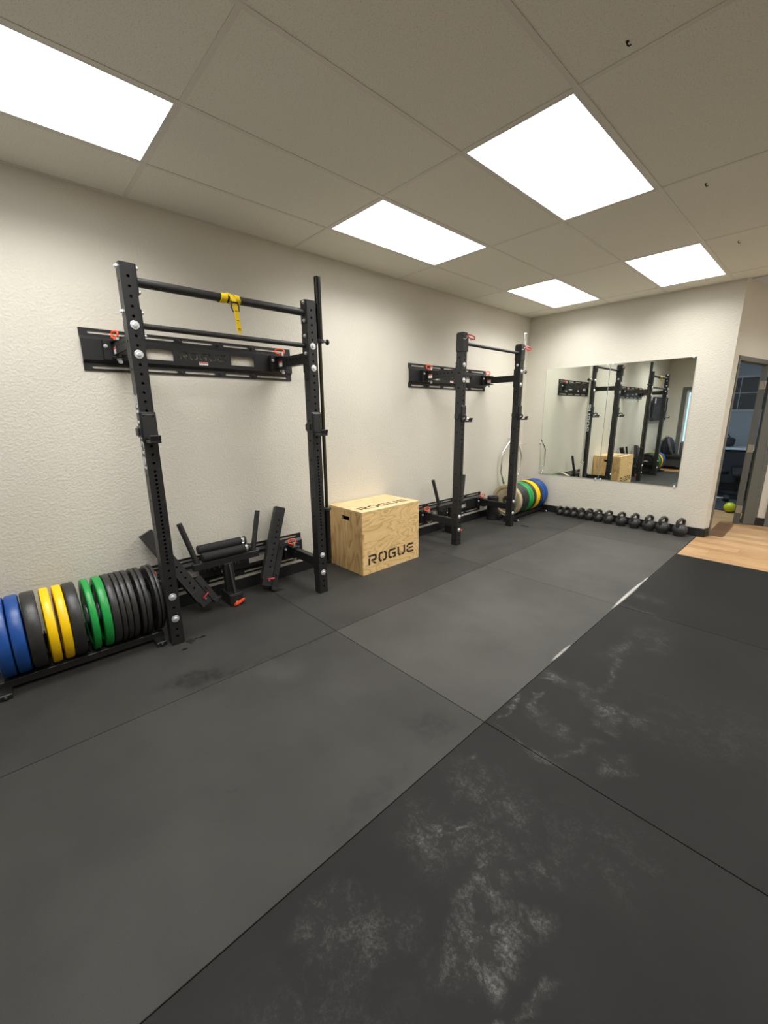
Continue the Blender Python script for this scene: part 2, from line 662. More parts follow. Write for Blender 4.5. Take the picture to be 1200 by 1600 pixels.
# rubber mats: 4 x 6 ft pieces butted together
MX = [-.0, 1.1515, 2.3705, 3.5895, 4.8085, XR]
MY = [-2.362, -.533, 1.2955, 3.124, D - .002]
for i in range(5):
    for j in range(4):
        x0, x1, y0, y1 = MX[i], MX[i + 1], MY[j], MY[j + 1]
        if i >= 2:
            if j == 3:
                continue
            if j == 2:
                y1 = 3.042
        g = .0018
        mt_ = MB().box(x0 + g, x1 - g, y0 + g, y1 - g, -.0124, 0).build('rubber_mat', M_RUB, floor, smooth=0, bevel=.0012)
        base = .036 if i < 2 else .0115
        tint = {(1, 1): 1.62, (1, 2): 1.72, (1, 0): 1.15, (0, 0): 1.05, (0, 1): 1.15, (0, 2): 1.3, (0, 3): 1.2, (2, 0): .98, (2, 1): .96, (2, 2): .82, (1, 3): 1.6}.get((i, j), .95)
        c = base * tint
        mt_.color = (c, c * .955, c * .87, 1)
# wood-look planks beyond the mats (far right, through the doorway, and along the back wall)
PW = .127
PL = 1.22
pm = {}


def planks(x0, x1, y0, y1):
    y = y0
    r = 0
    while y < y1 - .01:
        ye = min(y + PW, y1)
        x = x0 - (r * .41 % 1) * PL
        while x < x1 - .01:
            a, c = max(x, x0), min(x + PL, x1)
            if c - a > .02:
                key = (round(c - a, 3), round(ye - y, 3))
                if key not in pm:
                    o = MB().box(.0006, c - a - .0006, .0006, ye - y - .0006, -.0124, -.004).build('floor_plank', M_PLANK, floor, smooth=0, bevel=.0008)
                    pm[key] = o
                else:
                    o = pm[key].copy()
                    C.objects.link(o)
                o.location = (a, y, 0)
            x += PL
        y = ye
        r += 1


planks(2.374, XR, 3.046, D)
planks(2.43, XR, D, 5.12)
planks(1.2, 2.60, 4.12, 5.88)
planks(0, XR, YB, -2.365)

wl = tag(MB().box(-.14, 0, YB - .14, D + .12, -.12, H + .1).build('wall_left', M_WALL, smooth=0), kind='structure')
XE = 2.432
wf = tag(MB().box(0, XE, D, D + .12, -.12, H + .1).build('wall_far', M_WALL, smooth=0), kind='structure')
wr = tag(MB().box(XR, XR + .14, YB - .14, 5.3, -.12, H + .1).build('wall_right', M_WALL, smooth=0), kind='structure')
# back wall with a glazed door opening x .45 - 1.36
DX0, DX1, DZ = .37, 1.45, 2.10
wb = MB()
wb.box(-.14, DX0, YB - .14, YB, -.12, H + .1)
wb.box(DX1, XR + .14, YB - .14, YB, -.12, H + .1)
wb.box(DX0, DX1, YB - .14, YB, DZ, H + .1)
tag(wb.build('wall_back', M_WALL, smooth=0), kind='structure')

# angled side wall with the doorway
ang = math.radians(10)
dx, dy = math.sin(ang), math.cos(ang)
P0 = Vector((XE, D + .001, 0))
MW = Matrix(((dx, -dy, 0, P0.x), (dy, dx, 0, P0.y), (0, 0, 1, 0), (0, 0, 0, 1)))   # local x along wall, local y into the far room
S0, S1 = .135, 1.105          # door frame outer
ZT = 2.07
ws = MB()
ws.box(0, S0, 0, .045, -.12, H + .1, MW)
ws.box(S0, S1, 0, .045, ZT, H + .1, MW)
ws.box(S1, S1 + .02, 0, .045, -.12, H + .1, MW)
tag(ws.build('wall_passage', M_WALL, smooth=0), kind='structure')
# end wall of the passage
We = MW @ Vector((S1 + .02, 0, 0))
tag(MB().box(2.775, 2.872, 5.12, 5.24, -.12, H + .1).box(2.872, 3.95, 5.12, 5.24, 2.10, H + .1).box(3.95, XR, 5.12, 5.24, -.12, H + .1).box(2.62, 2.775, 5.12, 5.24, 2.10, H + .1).build('wall_passage_end', M_WALL, smooth=0), kind='structure')
# doorway frame (a piece of the setting) with hinges, and the open leaf
d1 = tag(MB().box(S0, S0 + .04, -.010, .052, -.004, ZT, MW).box(S1 - .04, S1, -.010, .052, -.004, ZT, MW).box(S0 + .04, S1 - .04, -.010, .052, ZT - .05, ZT, MW)
         .box(S0 + .04, S0 + .052, .028, .050, -.004, ZT - .05, MW).box(S0 + .052, S1 - .04, .028, .050, ZT - .062, ZT - .05, MW).build('door_1', M_FRAME, smooth=0, bevel=.002), kind='structure')
for hz in (.20, 1.00, 1.78):
    MB().box(S1 - .044, S1 - .0395, -.008, .040, hz - .05, hz + .05, MW).tube([MW @ Vector((S1 - .042, -.014, hz - .05)), MW @ Vector((S1 - .042, -.014, hz + .05))], .008, 8).build('hinge', M_HINGE, d1)
hp = MW @ Vector((S1 - .02, -.02, 0))
la = math.radians(38)
ML = Matrix(((math.cos(la), -math.sin(la), 0, hp.x + .03), (math.sin(la), math.cos(la), 0, hp.y - .012), (0, 0, 1, 0), (0, 0, 0, 1)))
leaf = MB().box(0, .10, 0, .045, .01, ZT - .06, ML).box(.76, .86, 0, .045, .01, ZT - .06, ML).box(.10, .76, 0, .045, .01, .95, ML).box(.10, .76, 0, .045, 1.90, ZT - .06, ML).build('door_leaf', M_DOORLEAF, d1, smooth=0, bevel=.002)
MB().box(.10, .76, .018, .026, .95, 1.90, ML).build('glass_pane', M_GLASS, leaf, smooth=0)
MB().box(.095, .11, -.004, .049, .94, 1.91, ML).box(.75, .765, -.004, .049, .94, 1.91, ML).build('glazing_bead', M_FRAME, leaf, smooth=0)
d2 = tag(MB().box(2.872, 2.922, 5.105, 5.25, -.004, 2.10).box(3.90, 3.95, 5.105, 5.25, -.004, 2.10).box(2.922, 3.90, 5.105, 5.25, 2.05, 2.10).build('door_2', M_FRAME, smooth=0, bevel=.002), kind='structure')
lf2 = MB().box(2.927, 3.895, 5.15, 5.195, .005, 2.045).build('door_leaf', M_DOORLEAF, d2, smooth=0, bevel=.002)
MB().tube([(3.80, 5.15, 1.0), (3.80, 5.10, 1.0), (3.70, 5.10, 1.0)], .01, 8).build('door_handle', M_ZINC, lf2)
# baseboards
tag(MB().box(0.0005, .011, YB, D - .001, .001, .102).build('baseboard_left', M_BASE, smooth=0, bevel=.002), kind='structure')
tag(MB().box(.012, XE + .006, D - .011, D - .0005, .001, .102).build('baseboard_far', M_BASE, smooth=0, bevel=.002), kind='structure')
tag(MB().box(.006, S0 - .014, -.011, -.0005, -.003, .102, MW).build('baseboard_passage', M_BASE, smooth=0, bevel=.002), kind='structure')
tag(MB().box(2.776, 2.870, 5.108, 5.1195, -.003, .102).build('baseboard_passage_end', M_BASE, smooth=0, bevel=.002), kind='structure')
tag(MB().box(.012, DX0 - .01, YB + .0005, YB + .011, -.003, .102).box(DX1 + .01, XR, YB + .0005, YB + .011, -.003, .102).build('baseboard_back', M_BASE, smooth=0, bevel=.002), kind='structure')

# ---- ceiling: slab, tiles, tees
ceil = tag(MB().box(-.14, XR + .14, YB - .14, 5.24, H + .02, H + .12).build('ceiling', M_TEE, smooth=0), kind='structure')
CX = [0] + [XA + T * i for i in range(0, 9)]
CX = [x for x in CX if x < XR - .05] + [XR]
CY = [YB] + [2 * T * j for j in range(-2, 5)] + [5.12]
LIGHTS = [(1, 1), (1, 3), (1, 5), (3, 3), (3, 5), (3, 1), (6, 2), (6, 4), (6, 6), (8, 5)]   # (column, row) cells in CX, CY
tm = {}
tw = .012
for i in range(len(CX) - 1):
    for j in range(len(CY) - 1):
        if (i, j) in LIGHTS:
            continue
        x0, x1, y0, y1 = CX[i], CX[i + 1], CY[j], CY[j + 1]
        if j == 6 and x1 < XE:
            y1 = min(y1, D)
        if j == 6 and x0 < XE <= x1:
            y1 = D
        key = (round(x1 - x0, 3), round(y1 - y0, 3))
        if key not in tm:
            a, c = x1 - x0, y1 - y0
            o = MB().box(.0035, a - .0035, .0035, c - .0035, 0, .0195).build('ceiling_tile', M_TILE, ceil, smooth=0, bevel=.003)
            tm[key] = o
        else:
            o = tm[key].copy()
            C.objects.link(o)
        o.location = (x0, y0, H + .0005)
for x in CX[1:-1]:
    MB().box(x - tw, x + tw, YB, D if x < XE else 5.12, H - .0022, H).build('ceiling_tee', M_TEE, ceil, smooth=0)
for y in CY[1:-1]:
    if y > D:
        MB().box(XE + .03, XR, y - tw, y + tw, H - .0016, H).build('ceiling_tee', M_TEE, ceil, smooth=0)
    else:
        MB().box(0, XR, y - tw, y + tw, H - .0016, H).build('ceiling_tee', M_TEE, ceil, smooth=0)
MB().box(0, .022, YB, D, H - .0026, H).box(.022, XE, D - .022, D, H - .0026, H).build('wall_angle', M_TEE, ceil, smooth=0)

LL = {(1, 1): 'square-ended bright ceiling panel cut by the photo\'s upper left edge', (1, 3): 'bright ceiling panel nearest the wall, between the two racks',
      (1, 5): 'small-looking bright ceiling panel in the far corner by the left wall', (3, 3): 'largest-looking bright ceiling panel in the middle of the ceiling',
      (3, 5): 'bright ceiling panel above the wall mirror, close to the far wall'}
LX = {(3, 1): 'bright ceiling panel just above the camera, out of the photo', (6, 2): 'bright ceiling panel over the right side of the room, nearest the back wall',
      (6, 4): 'bright ceiling panel over the right side of the room, halfway along', (6, 6): 'unseen ceiling panel added to brighten the passage to the doorways', (8, 5): 'unseen ceiling panel by the right wall, added to brighten the passage wall'}  # passage and right-wall panels are unseen additions that brighten the passage wall
for (i, j) in LIGHTS:
    x0, x1, y0, y1 = CX[i] + tw, CX[i + 1] - tw, CY[j] + tw, CY[j + 1] - tw
    t = thing('ceiling_light', LL.get((i, j), LX.get((i, j))), 'light', (x0, y0, H), 0, 'recessed ceiling light panels')
    a, c = x1 - x0, y1 - y0
    fr = MB()
    q = .012
    fr.box(0, a, 0, q, -.002, .016).box(0, a, c - q, c, -.002, .016).box(0, q, q, c - q, -.002, .016).box(a - q, a, q, c - q, -.002, .016)
    fr.build('light_frame', M_LFRAME, t, smooth=0)
    MB().box(q, a - q, q, c - q, .006, .014).build('light_diffuser', M_DIFF, t, smooth=0)
    la_ = bpy.data.lights.new('panel_lamp', 'AREA')
    la_.shape = 'RECTANGLE'
    la_.size, la_.size_y = a - 2 * q, c - 2 * q
    la_.energy = PANEL_WATTS
    la_.color = PANEL_COLOR[:3]
    la_.spread = math.radians(PANEL_SPREAD)
    lo_ = bpy.data.objects.new('panel_lamp', la_)
    C.objects.link(lo_)
    lo_.parent = t
    lo_.location = (a / 2, c / 2, .004)


# ------------------------------------------------------------------ racks
XF = .566            # front of uprights
UW = .0762


def upright_mesh():
    """3x3 tube, local origin at base centre; holes front/back and sides, 2.286 tall"""
    b = MB()
    HT = 2.286
    zs = []
    z = .06
    while z < .52:
        zs.append(z)
        z += .0508
    while z < 1.13:
        zs.append(z)
        z += .0254
    while z < HT - .03:
        zs.append(z)
        z += .0508
    h = UW / 2
    fm = plate_mesh(rect(-h, h, 0, HT), [circ(0, z, .0082, 8) for z in zs], .004)
    zs2 = [.06 + .1524 * k for k in range(15) if .06 + .1524 * k < HT - .03]
    sm = plate_mesh(rect(-h + .0035, h - .0035, 0, HT), [circ(0, z, .0082, 8) for z in zs2], .004)
    b.mesh('', fm, frame((h - .004, 0, 0), (0, 1, 0), (0, 0, 1)))
    b.mesh('', fm, frame((-h, 0, 0), (0, 1, 0), (0, 0, 1)))
    b.mesh('', sm, frame((0, -h + .004, 0), (1, 0, 0), (0, 0, 1)))
    b.mesh('', sm, frame((0, h, 0), (1, 0, 0), (0, 0, 1)))
    b.box(-h + .003, h - .003, -h + .003, h - .003, HT - .004, HT - .0005)
    b.box(-h + .003, h - .003, -h + .003, h - .003, .0005, .004)
    bpy.data.meshes.remove(fm)
    bpy.data.meshes.remove(sm)
    return b


def bolt_mb(p, axis, washer=.021, head=.0115):
    ax = Vector(axis)
    u = Vector((0, 0, 1))
    M = frame(p, ax.cross(u) if abs(ax.z) < .5 else (1, 0, 0), u if abs(ax.z) < .5 else (0, 1, 0))
    if (M.to_3x3() @ Vector((0, 0, 1))).dot(ax) < 0:
        M = M @ Matrix.Rotation(PI, 4, 'X')
    b = MB()
    b.lathe([(washer * .5, 0), (washer, 0), (washer, .0028), (washer * .97, .0034), (washer * .5, .0036)], 16, M)
    b.lathe([(head, .003), (head, .010), (head * .75, .013)], 6, M)
    return b


def pin_mb_handle(p, ax_long, ax_up, L=.06, Wd=.034, r=.0052):
    """flat oval pull loop with cross bar"""
    a, u = Vector(ax_long).normalized(), Vector(ax_up).normalized()
    pts = []
    for k in range(16):
        t = 2 * PI * k / 16
        cx = math.cos(t)
        sx = math.sin(t)
        px = (abs(cx) ** .6) * (1 if cx > 0 else -1) * L / 2
        py = (abs(sx) ** .6) * (1 if sx > 0 else -1) * Wd / 2
        pts.append(Vector(p) + a * px + u * py)
    b = MB().tube(pts, r, 6, True)
    b.tube([Vector(p) - u * Wd * .5, Vector(p) - u * (Wd * .5 + .016)], r * 1.3, 6)
    return b


def wall_plate(root, y0, y1, z0, z1, side_label):
    """hat-section wall plate: two flanges with slots, raised face with windows and cut lettering"""
    fl = .046
    XO = .020
    Lh = y1 - y0

    def slots(off):
        hs = []
        ed = [.035, .27, .345, .57, .60, .84, .90, 1.12, 1.16, Lh - .035]
        for a in range(0, 10, 2):
            hs.append(slot(ed[a] + .01, ed[a + 1] - .01, .015, .031))
        return hs
    fmz = plate_mesh(rect(0, Lh, 0, fl), slots(0), .006)
    b = MB()
    b.mesh('', fmz, frame((.001, y0, z1 - fl), (0, 1, 0), (0, 0, 1)))
    b.mesh('', fmz, frame((.001, y0, z0), (0, 1, 0), (0, 0, 1)))
    bpy.data.meshes.remove(fmz)
    zf0, zf1 = z0 + fl + .02, z1 - fl - .02
    hf = zf1 - zf0
    c = Lh / 2
    holes = [rect(c - .38, c - .21, hf * .22, hf * .80), rect(c + .21, c + .40, hf * .22, hf * .80)]
    holes += word('ROGUE', c - .165, c + .165, hf * .36, hf * .76)
    fm = plate_mesh(rect(0, Lh, 0, hf), holes, .006)
    b.mesh('', fm, frame((XO, y0, zf0), (0, 1, 0), (0, 0, 1)))
    bpy.data.meshes.remove(fm)
    # sloped webs
    b.prism([(.001, z1 - fl), (.007, z1 - fl), (XO + .006, zf1), (XO, zf1)], 0, Lh, frame((0, y1, 0), (1, 0, 0), (0, 0, 1)))
    b.prism([(.001, z0 + fl), (XO, zf0), (XO + .006, zf0), (.007, z0 + fl)], 0, Lh, frame((0, y1, 0), (1, 0, 0), (0, 0, 1)))
    pl = b.build('wall_plate', M_STEEL, root, smooth=30)
    lag = MB()
    for yy in (y0 + .31, y0 + .585, y0 + .87, y0 + 1.14):
        for zz in (z0 + fl / 2, z1 - fl / 2):
            lag.add(*(lambda q: (q.v, q.f))(bolt_mb((.007, yy, zz), (1, 0, 0), .016, .009)))
    lag.build('lag_screw', M_STEEL2, pl)['kind'] = 'stuff'
    cy = (y0 + y1) / 2
    MB().box(XO + .0062, XO + .0068, cy - .035, cy + .03, zf0 + .012, zf0 + .034).build('warning_label', M_WHITE, pl, smooth=0)
    MB().box(XO + .0066, XO + .0072, cy - .034, cy + .029, zf0 + .024, zf0 + .033).build('warning_label', M_LABELRED, pl, smooth=0)
    return pl


def make_rack(name, label, yc, plate_y0, plate_y1, bars, pinmat_top=None):
    """root at floor on the wall line, at the middle of the rack; local coordinates"""
    root = thing(name, label, 'power rack', (0, yc, 0))
    hs = .584
    xc = XF - UW / 2
    up_ = upright_mesh()
    us = []
    for s in (-1, 1):
        if s < 0:
            o = up_.build('upright', M_STEEL, root, smooth=30)
            me = o.data
        else:
            o = us[0].copy()
            C.objects.link(o)
            o.parent = root
        o.location = (xc, s * hs, 0)
        us.append(o)
        # dark inner lining so that the holes read as a tube
    for (z0, z1) in ((1.765, 2.022), (.130, .392)):
        wall_plate(root, plate_y0 - yc, plate_y1 - yc, z0, z1, '')
        zc = (z0 + z1) / 2
        za = zc
        for s in (-1, 1):
            y = s * hs
            # bracket on the plate: back plate, two ears, hinge block
            b = MB()
            b.box(.0265, .066, y - .075, y + .075, zc - .062, zc + .062)
            b.box(.060, .150, y - .038, y + .038, zc + .044, zc + .053)
            b.box(.060, .150, y - .038, y + .038, zc - .053, zc - .044)
            br = b.build('wall_bracket', M_STEEL, root, smooth=30, bevel=.002)
            for dy_ in (-.062, .062):
                bolt_mb((.066, y + dy_, zc + .02), (1, 0, 0), .012, .009).build('bolt', M_ZINC, br)
            MB().tube([(.115, y, zc - .085), (.115, y, zc + .085)], .009, 10).lathe([(.013, -.006), (.013, .006)], 10, Matrix.Translation((.115, y, zc - .075))).build('hinge_pin', M_ZINC, br)
            MB().tube([(.09, y - .008, zc - .068), (.09, y - .008, zc + .070)], .0065, 10).build('hitch_pin', M_ZINC, br)
            pin_mb_handle((.09, y - .008, zc + .092), (1, .3, 0) if (z0 > 1 and s < 0 and yc < 0) else (.3, 1, 0), (-.25, .1, 1), .072, .040, .0062).build('pin_handle', M_ORANGE, br)
            # arm (2x3 tube with a row of holes) and its end flange behind the upright
            am = plate_mesh(rect(.068, xc - UW / 2 - .007, -.038, .038), [circ(.17 + .0508 * k, .008, .0078, 8) for k in range(6)], .003)
            a = MB()
            a.mesh('', am, frame((0, y - .022, zc), (1, 0, 0), (0, 0, 1)))
            a.mesh('', am, frame((0, y + .025, zc), (1, 0, 0), (0, 0, 1)))
            bpy.data.meshes.remove(am)
            a.box(.068, xc - UW / 2 - .007, y - .025, y + .025, zc + .035, zc + .038)
            a.box(.068, xc - UW / 2 - .007, y - .025, y + .025, zc - .038, zc - .035)
            a.box(.068, .071, y - .022, y + .022, zc - .035, zc + .035)
            a.box(xc - UW / 2 - .008, xc - UW / 2 - .0005, y - .038, y + .038, zc - .105, zc + .105)
            ar = a.build('arm', M_STEEL, root, smooth=30)
            if z0 > 1:
                MB().box(.098, .150, y - .0258, y - .0251, zc - .030, zc + .012).build('warning_label', M_WHITE, ar, smooth=0)
                MB().box(.098, .150, y - .0262, y - .0257, zc - .002, zc + .012).build('warning_label', M_LABELRED, ar, smooth=0)
            for dz in (-.077, .077):
                bolt_mb((XF, y, zc + dz), (1, 0, 0), .0235, .0125).build('bolt', M_ZINC, root)
    # pull-up bars with end flanges
    for (z, r, kind) in bars:
        pb = MB().tube([(xc, -hs + UW / 2 + .006, z), (xc, hs - UW / 2 - .006, z)], r, 20).build('pull_up_bar', M_STEEL2, root)
        for s in (-1, 1):
            yi = s * (hs - UW / 2)
            if kind == 'flange':
                fb = MB()
                y_a, y_b = sorted((yi, yi - s * .008))
                fb.box(xc - .034, xc + .034, y_a, y_b, z - .075, z + .085)
                fl = fb.build('end_flange', M_STEEL, pb, smooth=30, bevel=.003)
                bolt_mb((xc + .012, yi - s * .008, z + .066), (0, -s, 0), .013, .010).build('bolt', M_ZINC, root)
                bolt_mb((xc + .012, yi - s * .008, z - .055), (0, -s, 0), .013, .010).build('bolt', M_ZINC, root)
                bolt_mb((xc - .01, s * (hs + UW / 2), z + .066), (0, s, 0), .013, .010).build('bolt', M_ZINC, root)
            else:
                fb = MB()
                y_a, y_b = sorted((yi, yi - s * .010))
                fb.box(xc - .042, xc + .047, y_a, y_b, z - .085, z + .088)
                y_c, y_d = sorted((s * (hs + UW / 2), s * (hs + UW / 2) + s * .008))
                fb.box(xc - .042, xc + .047, y_c, y_d, z - .085, z + .088)
                fb.box(XF + .0005, XF + .009, min(y_a, y_c) + .0, max(y_b, y_d), z - .085, z + .088)
                fb.build('end_bracket', M_STEEL, pb, smooth=30, bevel=.003)
                MB().tube([(XF - .02, s * hs + .02, z + .06), (XF + .035, s * hs + .02, z + .06)], .008, 8).build('hitch_pin', M_ZINC, root)
                pin_mb_handle((XF + .045, s * hs + .045, z + .052), (.35, 1, -.25), (0, .2, 1), .085, .032, .006).build('pin_handle', M_RED, root)
                MB().tube([(XF + .0105, s * hs - .045, z + .035), (XF + .0125, s * hs - .02, z + .033), (XF + .0125, s * hs + .02, z + .05)], .002, 6).build('pin_lanyard', M_WHITE, root)
                bolt_mb((xc, s * (hs - UW / 2) - s * .001, z - .14), (0, -s, 0), .016, .010).build('bolt', M_ZINC, root)
    return root


rack1 = make_rack('power_rack', 'black folding wall-mounted rack with two pull-up bars and a yellow strap', -.808, -1.578, -.088, [(2.203, .025, 'flange'), (1.976, .0165, 'flange')])
rack2 = make_rack('power_rack', 'black folding wall-mounted rack near the mirror, with one pull-up bar and red pins', 2.227, 1.385, 2.875, [(2.185, .017, 'bracket')])


# upright lettering on the outer faces (flat print)
def upright_print(root, s):
    hs = .584
    xc = XF - UW / 2
    y = s * (hs + UW / 2 + .0006)
    if s < 0:
        M = frame((xc, y, 0), (0, 0, 1), (-1, 0, 0))
    else:
        M = frame((xc, y, 0), (0, 0, 1), (1, 0, 0))
    b = MB()
    for poly in word('ROGUE', 1.17, 1.60, -.027, .027):
        b.prism(poly, -.0003, .0003, M)
    b.build('printed_lettering', M_WHITE, root, smooth=0)['kind'] = 'stuff'


upright_print(rack1, -1)
upright_print(rack2, 1)
# vertical bar holders, part of each rack
for rk, zh in ((rack1, 2.030), (rack2, 1.986)):
    hs = .584
    xc = XF - UW / 2
    y0 = hs + UW / 2
    ring = [(xc + .0275 * math.cos(a), y0 + .052 + .0275 * math.sin(a), zh - .010) for a in [2 * PI * k / 16 for k in range(16)]]
    b = MB().tube(ring, .0095, 8, True)
    b.box(xc - .034, xc + .034, y0 + .0005, y0 + .0075, zh - .05, zh + .11)
    b.box(xc - .02, xc + .02, y0 + .0075, y0 + .020, zh - .020, zh)
    b.tube([(xc, y0 + .086, zh - .010), (xc, y0 + .118, zh - .010)], .008, 8)
    b.lathe([(.010, 0), (.021, .003), (.021, .014), (.008, .018)], 12, frame((xc, y0 + .114, zh - .010), (1, 0, 0), (0, 0, -1)))
    b.build('bar_holder', M_STEEL, rk)


# ------------------------------------------------------------------ J-cups (each lifts off its upright)
def make_jcup(label, yc, z, roller, group):
    t = thing('j_cup', label, 'j-cup', (XF, yc, z), 0, group)
    # back plate wraps the left side of the upright
    b = MB()
    b.box(.0008, .0095, -.046, .043, -.005, .165)
    b.box(-.072, .0095, -.048, -.0395, .020, .085)
    b.build('cup_body', M_STEEL, t, smooth=30, bevel=.002)
    MB().box(.0097, .017, -.034, .036, .012, .155).build('front_pad', M_UHMW, t, smooth=30, bevel=.003)
    for q in (-.026, .028):
        for k in (.022, .145):
            MB().lathe([(.0055, 0), (.0055, .0015), (.003, .0022)], 8, frame((.017, q, k), (0, 1, 0), (0, 0, 1))).build('rivet', M_INNER, t)
    b = MB()
    b.box(.0097, .105, -.030, .030, -.010, .006)
    b.prism([(.092, .006), (.105, .006), (.116, .034), (.106, .036)], -.030, .030, frame((0, 0, 0), (1, 0, 0), (0, 0, 1)))
    b.build('hook', M_UHMW, t, smooth=30, bevel=.003)
    MB().box(-.070, -.012, -.058, -.0485, .030, .075).build('pin_block', M_STEEL2, t, smooth=30, bevel=.003)
    if roller:
        rp = [(.045, -.036, .036 + 0)]
        ring = [(.046 + .024 * math.cos(a), -.036, .038 + .024 * math.sin(a)) for a in [2 * PI * k / 14 for k in range(14)]]
        MB().tube(ring, .010, 8, True).build('side_ring', M_STEEL2, t)
        MB().tube([(.046, .034, .028), (.046, -.030, .028)], .010, 10).build('roller', M_ZINC, t)
    return t


JG = 'j-cups on the rack uprights'
make_jcup('black flat-padded J-cup on the upright nearest the bumper plates', -.808 - .584, 1.335, False, JG)
make_jcup('black flat-padded J-cup on the upright beside the black barbell', -.808 + .584, 1.330, False, JG)
make_jcup('black ringed J-cup on the far rack\'s upright behind the plywood box', 2.227 - .584, 1.395, True, JG)
make_jcup('black ringed J-cup on the upright beside the chrome barbell', 2.227 + .584, 1.400, True, JG)


# ------------------------------------------------------------------ barbells standing in the holders
def make_barbell(label, x, y, ztop, msleeve, mshaft, mcol):
    L = 2.20
    t = thing('barbell', label, 'barbell', (x, y, ztop - L))
    t['category'] = 'barbell'
    for a, c in ((0, .435), (L - .435, L)):
        s = MB().lathe([(.020, a), (.0250, a + .004), (.0250, c - .004), (.022, c)], 20).build('sleeve', msleeve, t)
    MB().lathe([(.0142, .43), (.0142, L - .43)], 14).build('shaft', mshaft, t)
    for z in (.435, L - .435 - .024):
        MB().lathe([(.030, z), (.036, z + .003), (.036, z + .021), (.030, z + .024)], 20).build('collar', mcol, t)
    return t


make_barbell('black barbell standing upright beside the near rack, top near the ceiling', XF - UW / 2, -.808 + .584 + UW / 2 + .052, 2.466, M_BLKMETAL, M_SHAFT, M_STEEL2)
make_barbell('chrome barbell standing upright beside the far rack, next to the mirror', XF - UW / 2, 2.227 + .584 + UW / 2 + .052, 2.422, M_CHROME, M_CHROME, M_CHROME)


# ------------------------------------------------------------------ bumper plates and their racks
def make_plate(name, label, x, y0, y1, zc, mrim, mface, group, r=.225):
    wd = y1 - y0
    h = wd / 2 - .0008
    root = MB()
    M = frame((0, 0, 0), (1, 0, 0), (0, 0, -1))     # lathe axis along y
    e = min(.010, h * .5)
    prof = [(.024, -h * .55), (.155, -h * .55), (.168, -h * .62), (.180, -h), (r - e, -h), (r - e * .3, -h + e * .3), (r, -h + e), (r, h - e), (r - e * .3, h - e * .3), (r - e, h), (.180, h), (.168, h * .62), (.155, h * .55), (.024, h * .55)]
    root.lathe(prof, 48, M, closed=True)
    o = root.build(name, mrim, None, smooth=30)
    o.location = (x, (y0 + y1) / 2, zc)
    tag(o, label, 'weight plate', group)
    for s in (-1, 1):
        pf = [(.060, 0), (.154, 0), (.154, .0022), (.146, .0035), (.068, .0035), (.060, .002)]
        MB().lathe(pf, 40, frame((0, s * (h * .55 + .0001), 0), (1, 0, 0), (0, 0, -s)), closed=True).build('face_disc', mface, o, smooth=30)
        q = min(1.0, h * .42 / .0075)
        hb = [(.0245, 0), (.058, 0), (.058, .004 * q), (.050, .0075 * q), (.030, .0075 * q), (.0245, .004 * q)]
        MB().lathe(hb, 28, frame((0, s * (h * .55 + .0001), 0), (1, 0, 0), (0, 0, -s)), closed=True).build('hub', M_ZINC if mface is not M_TAN else M_IRON, o, smooth=30)
    return o


PX, PZ = .305, .272
G1 = 'bumper plates beside the near rack'
P1 = [(-2.249, -2.184, M_BLUE, 'blue bumper plate cut by the left edge of the photo'),
      (-2.181, -2.119, M_BLUE, 'blue bumper plate touching the thick black one'),
      (-2.114, -2.046, M_RUBBERPLATE, 'thick black bumper plate between the blue and yellow plates'),
      (-2.029, -1.982, M_YELLOW, 'yellow bumper plate next to the blue plates\' thick black neighbour'),
      (-1.969, -1.922, M_YELLOW, 'yellow bumper plate touching the thick black plate before the gap'),
      (-1.920, -1.858, M_RUBBERPLATE, 'thick black bumper plate between the yellow plates and the gap'),
      (-1.828, -1.789, M_GREEN, 'thin green bumper plate standing alone after the gap'),
      (-1.769, -1.722, M_GREEN, 'green bumper plate with its dark face showing, against black plates'),
      (-1.721, -1.677, M_RUBBERPLATE, 'black bumper plate touching the green plate'),
      (-1.676, -1.648, M_RUBBERPLATE, 'thin black bumper plate, second after the green plates'),
      (-1.647, -1.616, M_RUBBERPLATE, 'thin black bumper plate, third after the green plates'),
      (-1.614, -1.581, M_RUBBERPLATE, 'black bumper plate, fourth after the green plates'),
      (-1.566, -1.5405, M_RUBBERPLATE, 'thin black plate, first of the middle pair by the rack'),
      (-1.5385, -1.510, M_RUBBERPLATE, 'thin black plate, second of the middle pair by the rack'),
      (-1.478, -1.4555, M_RUBBERPLATE, 'black plate with lettered face showing, in the pair at the upright'),
      (-1.4535, -1.4335, M_RUBBERPLATE, 'last thin black plate, half hidden behind the near upright')]
for y0, y1, mr, lb in P1:
    make_plate('bumper_plate', lb, PX, y0, y1, PZ, mr, M_RUBBERPLATE, G1)
G2 = 'bumper plates in the corner under the mirror'
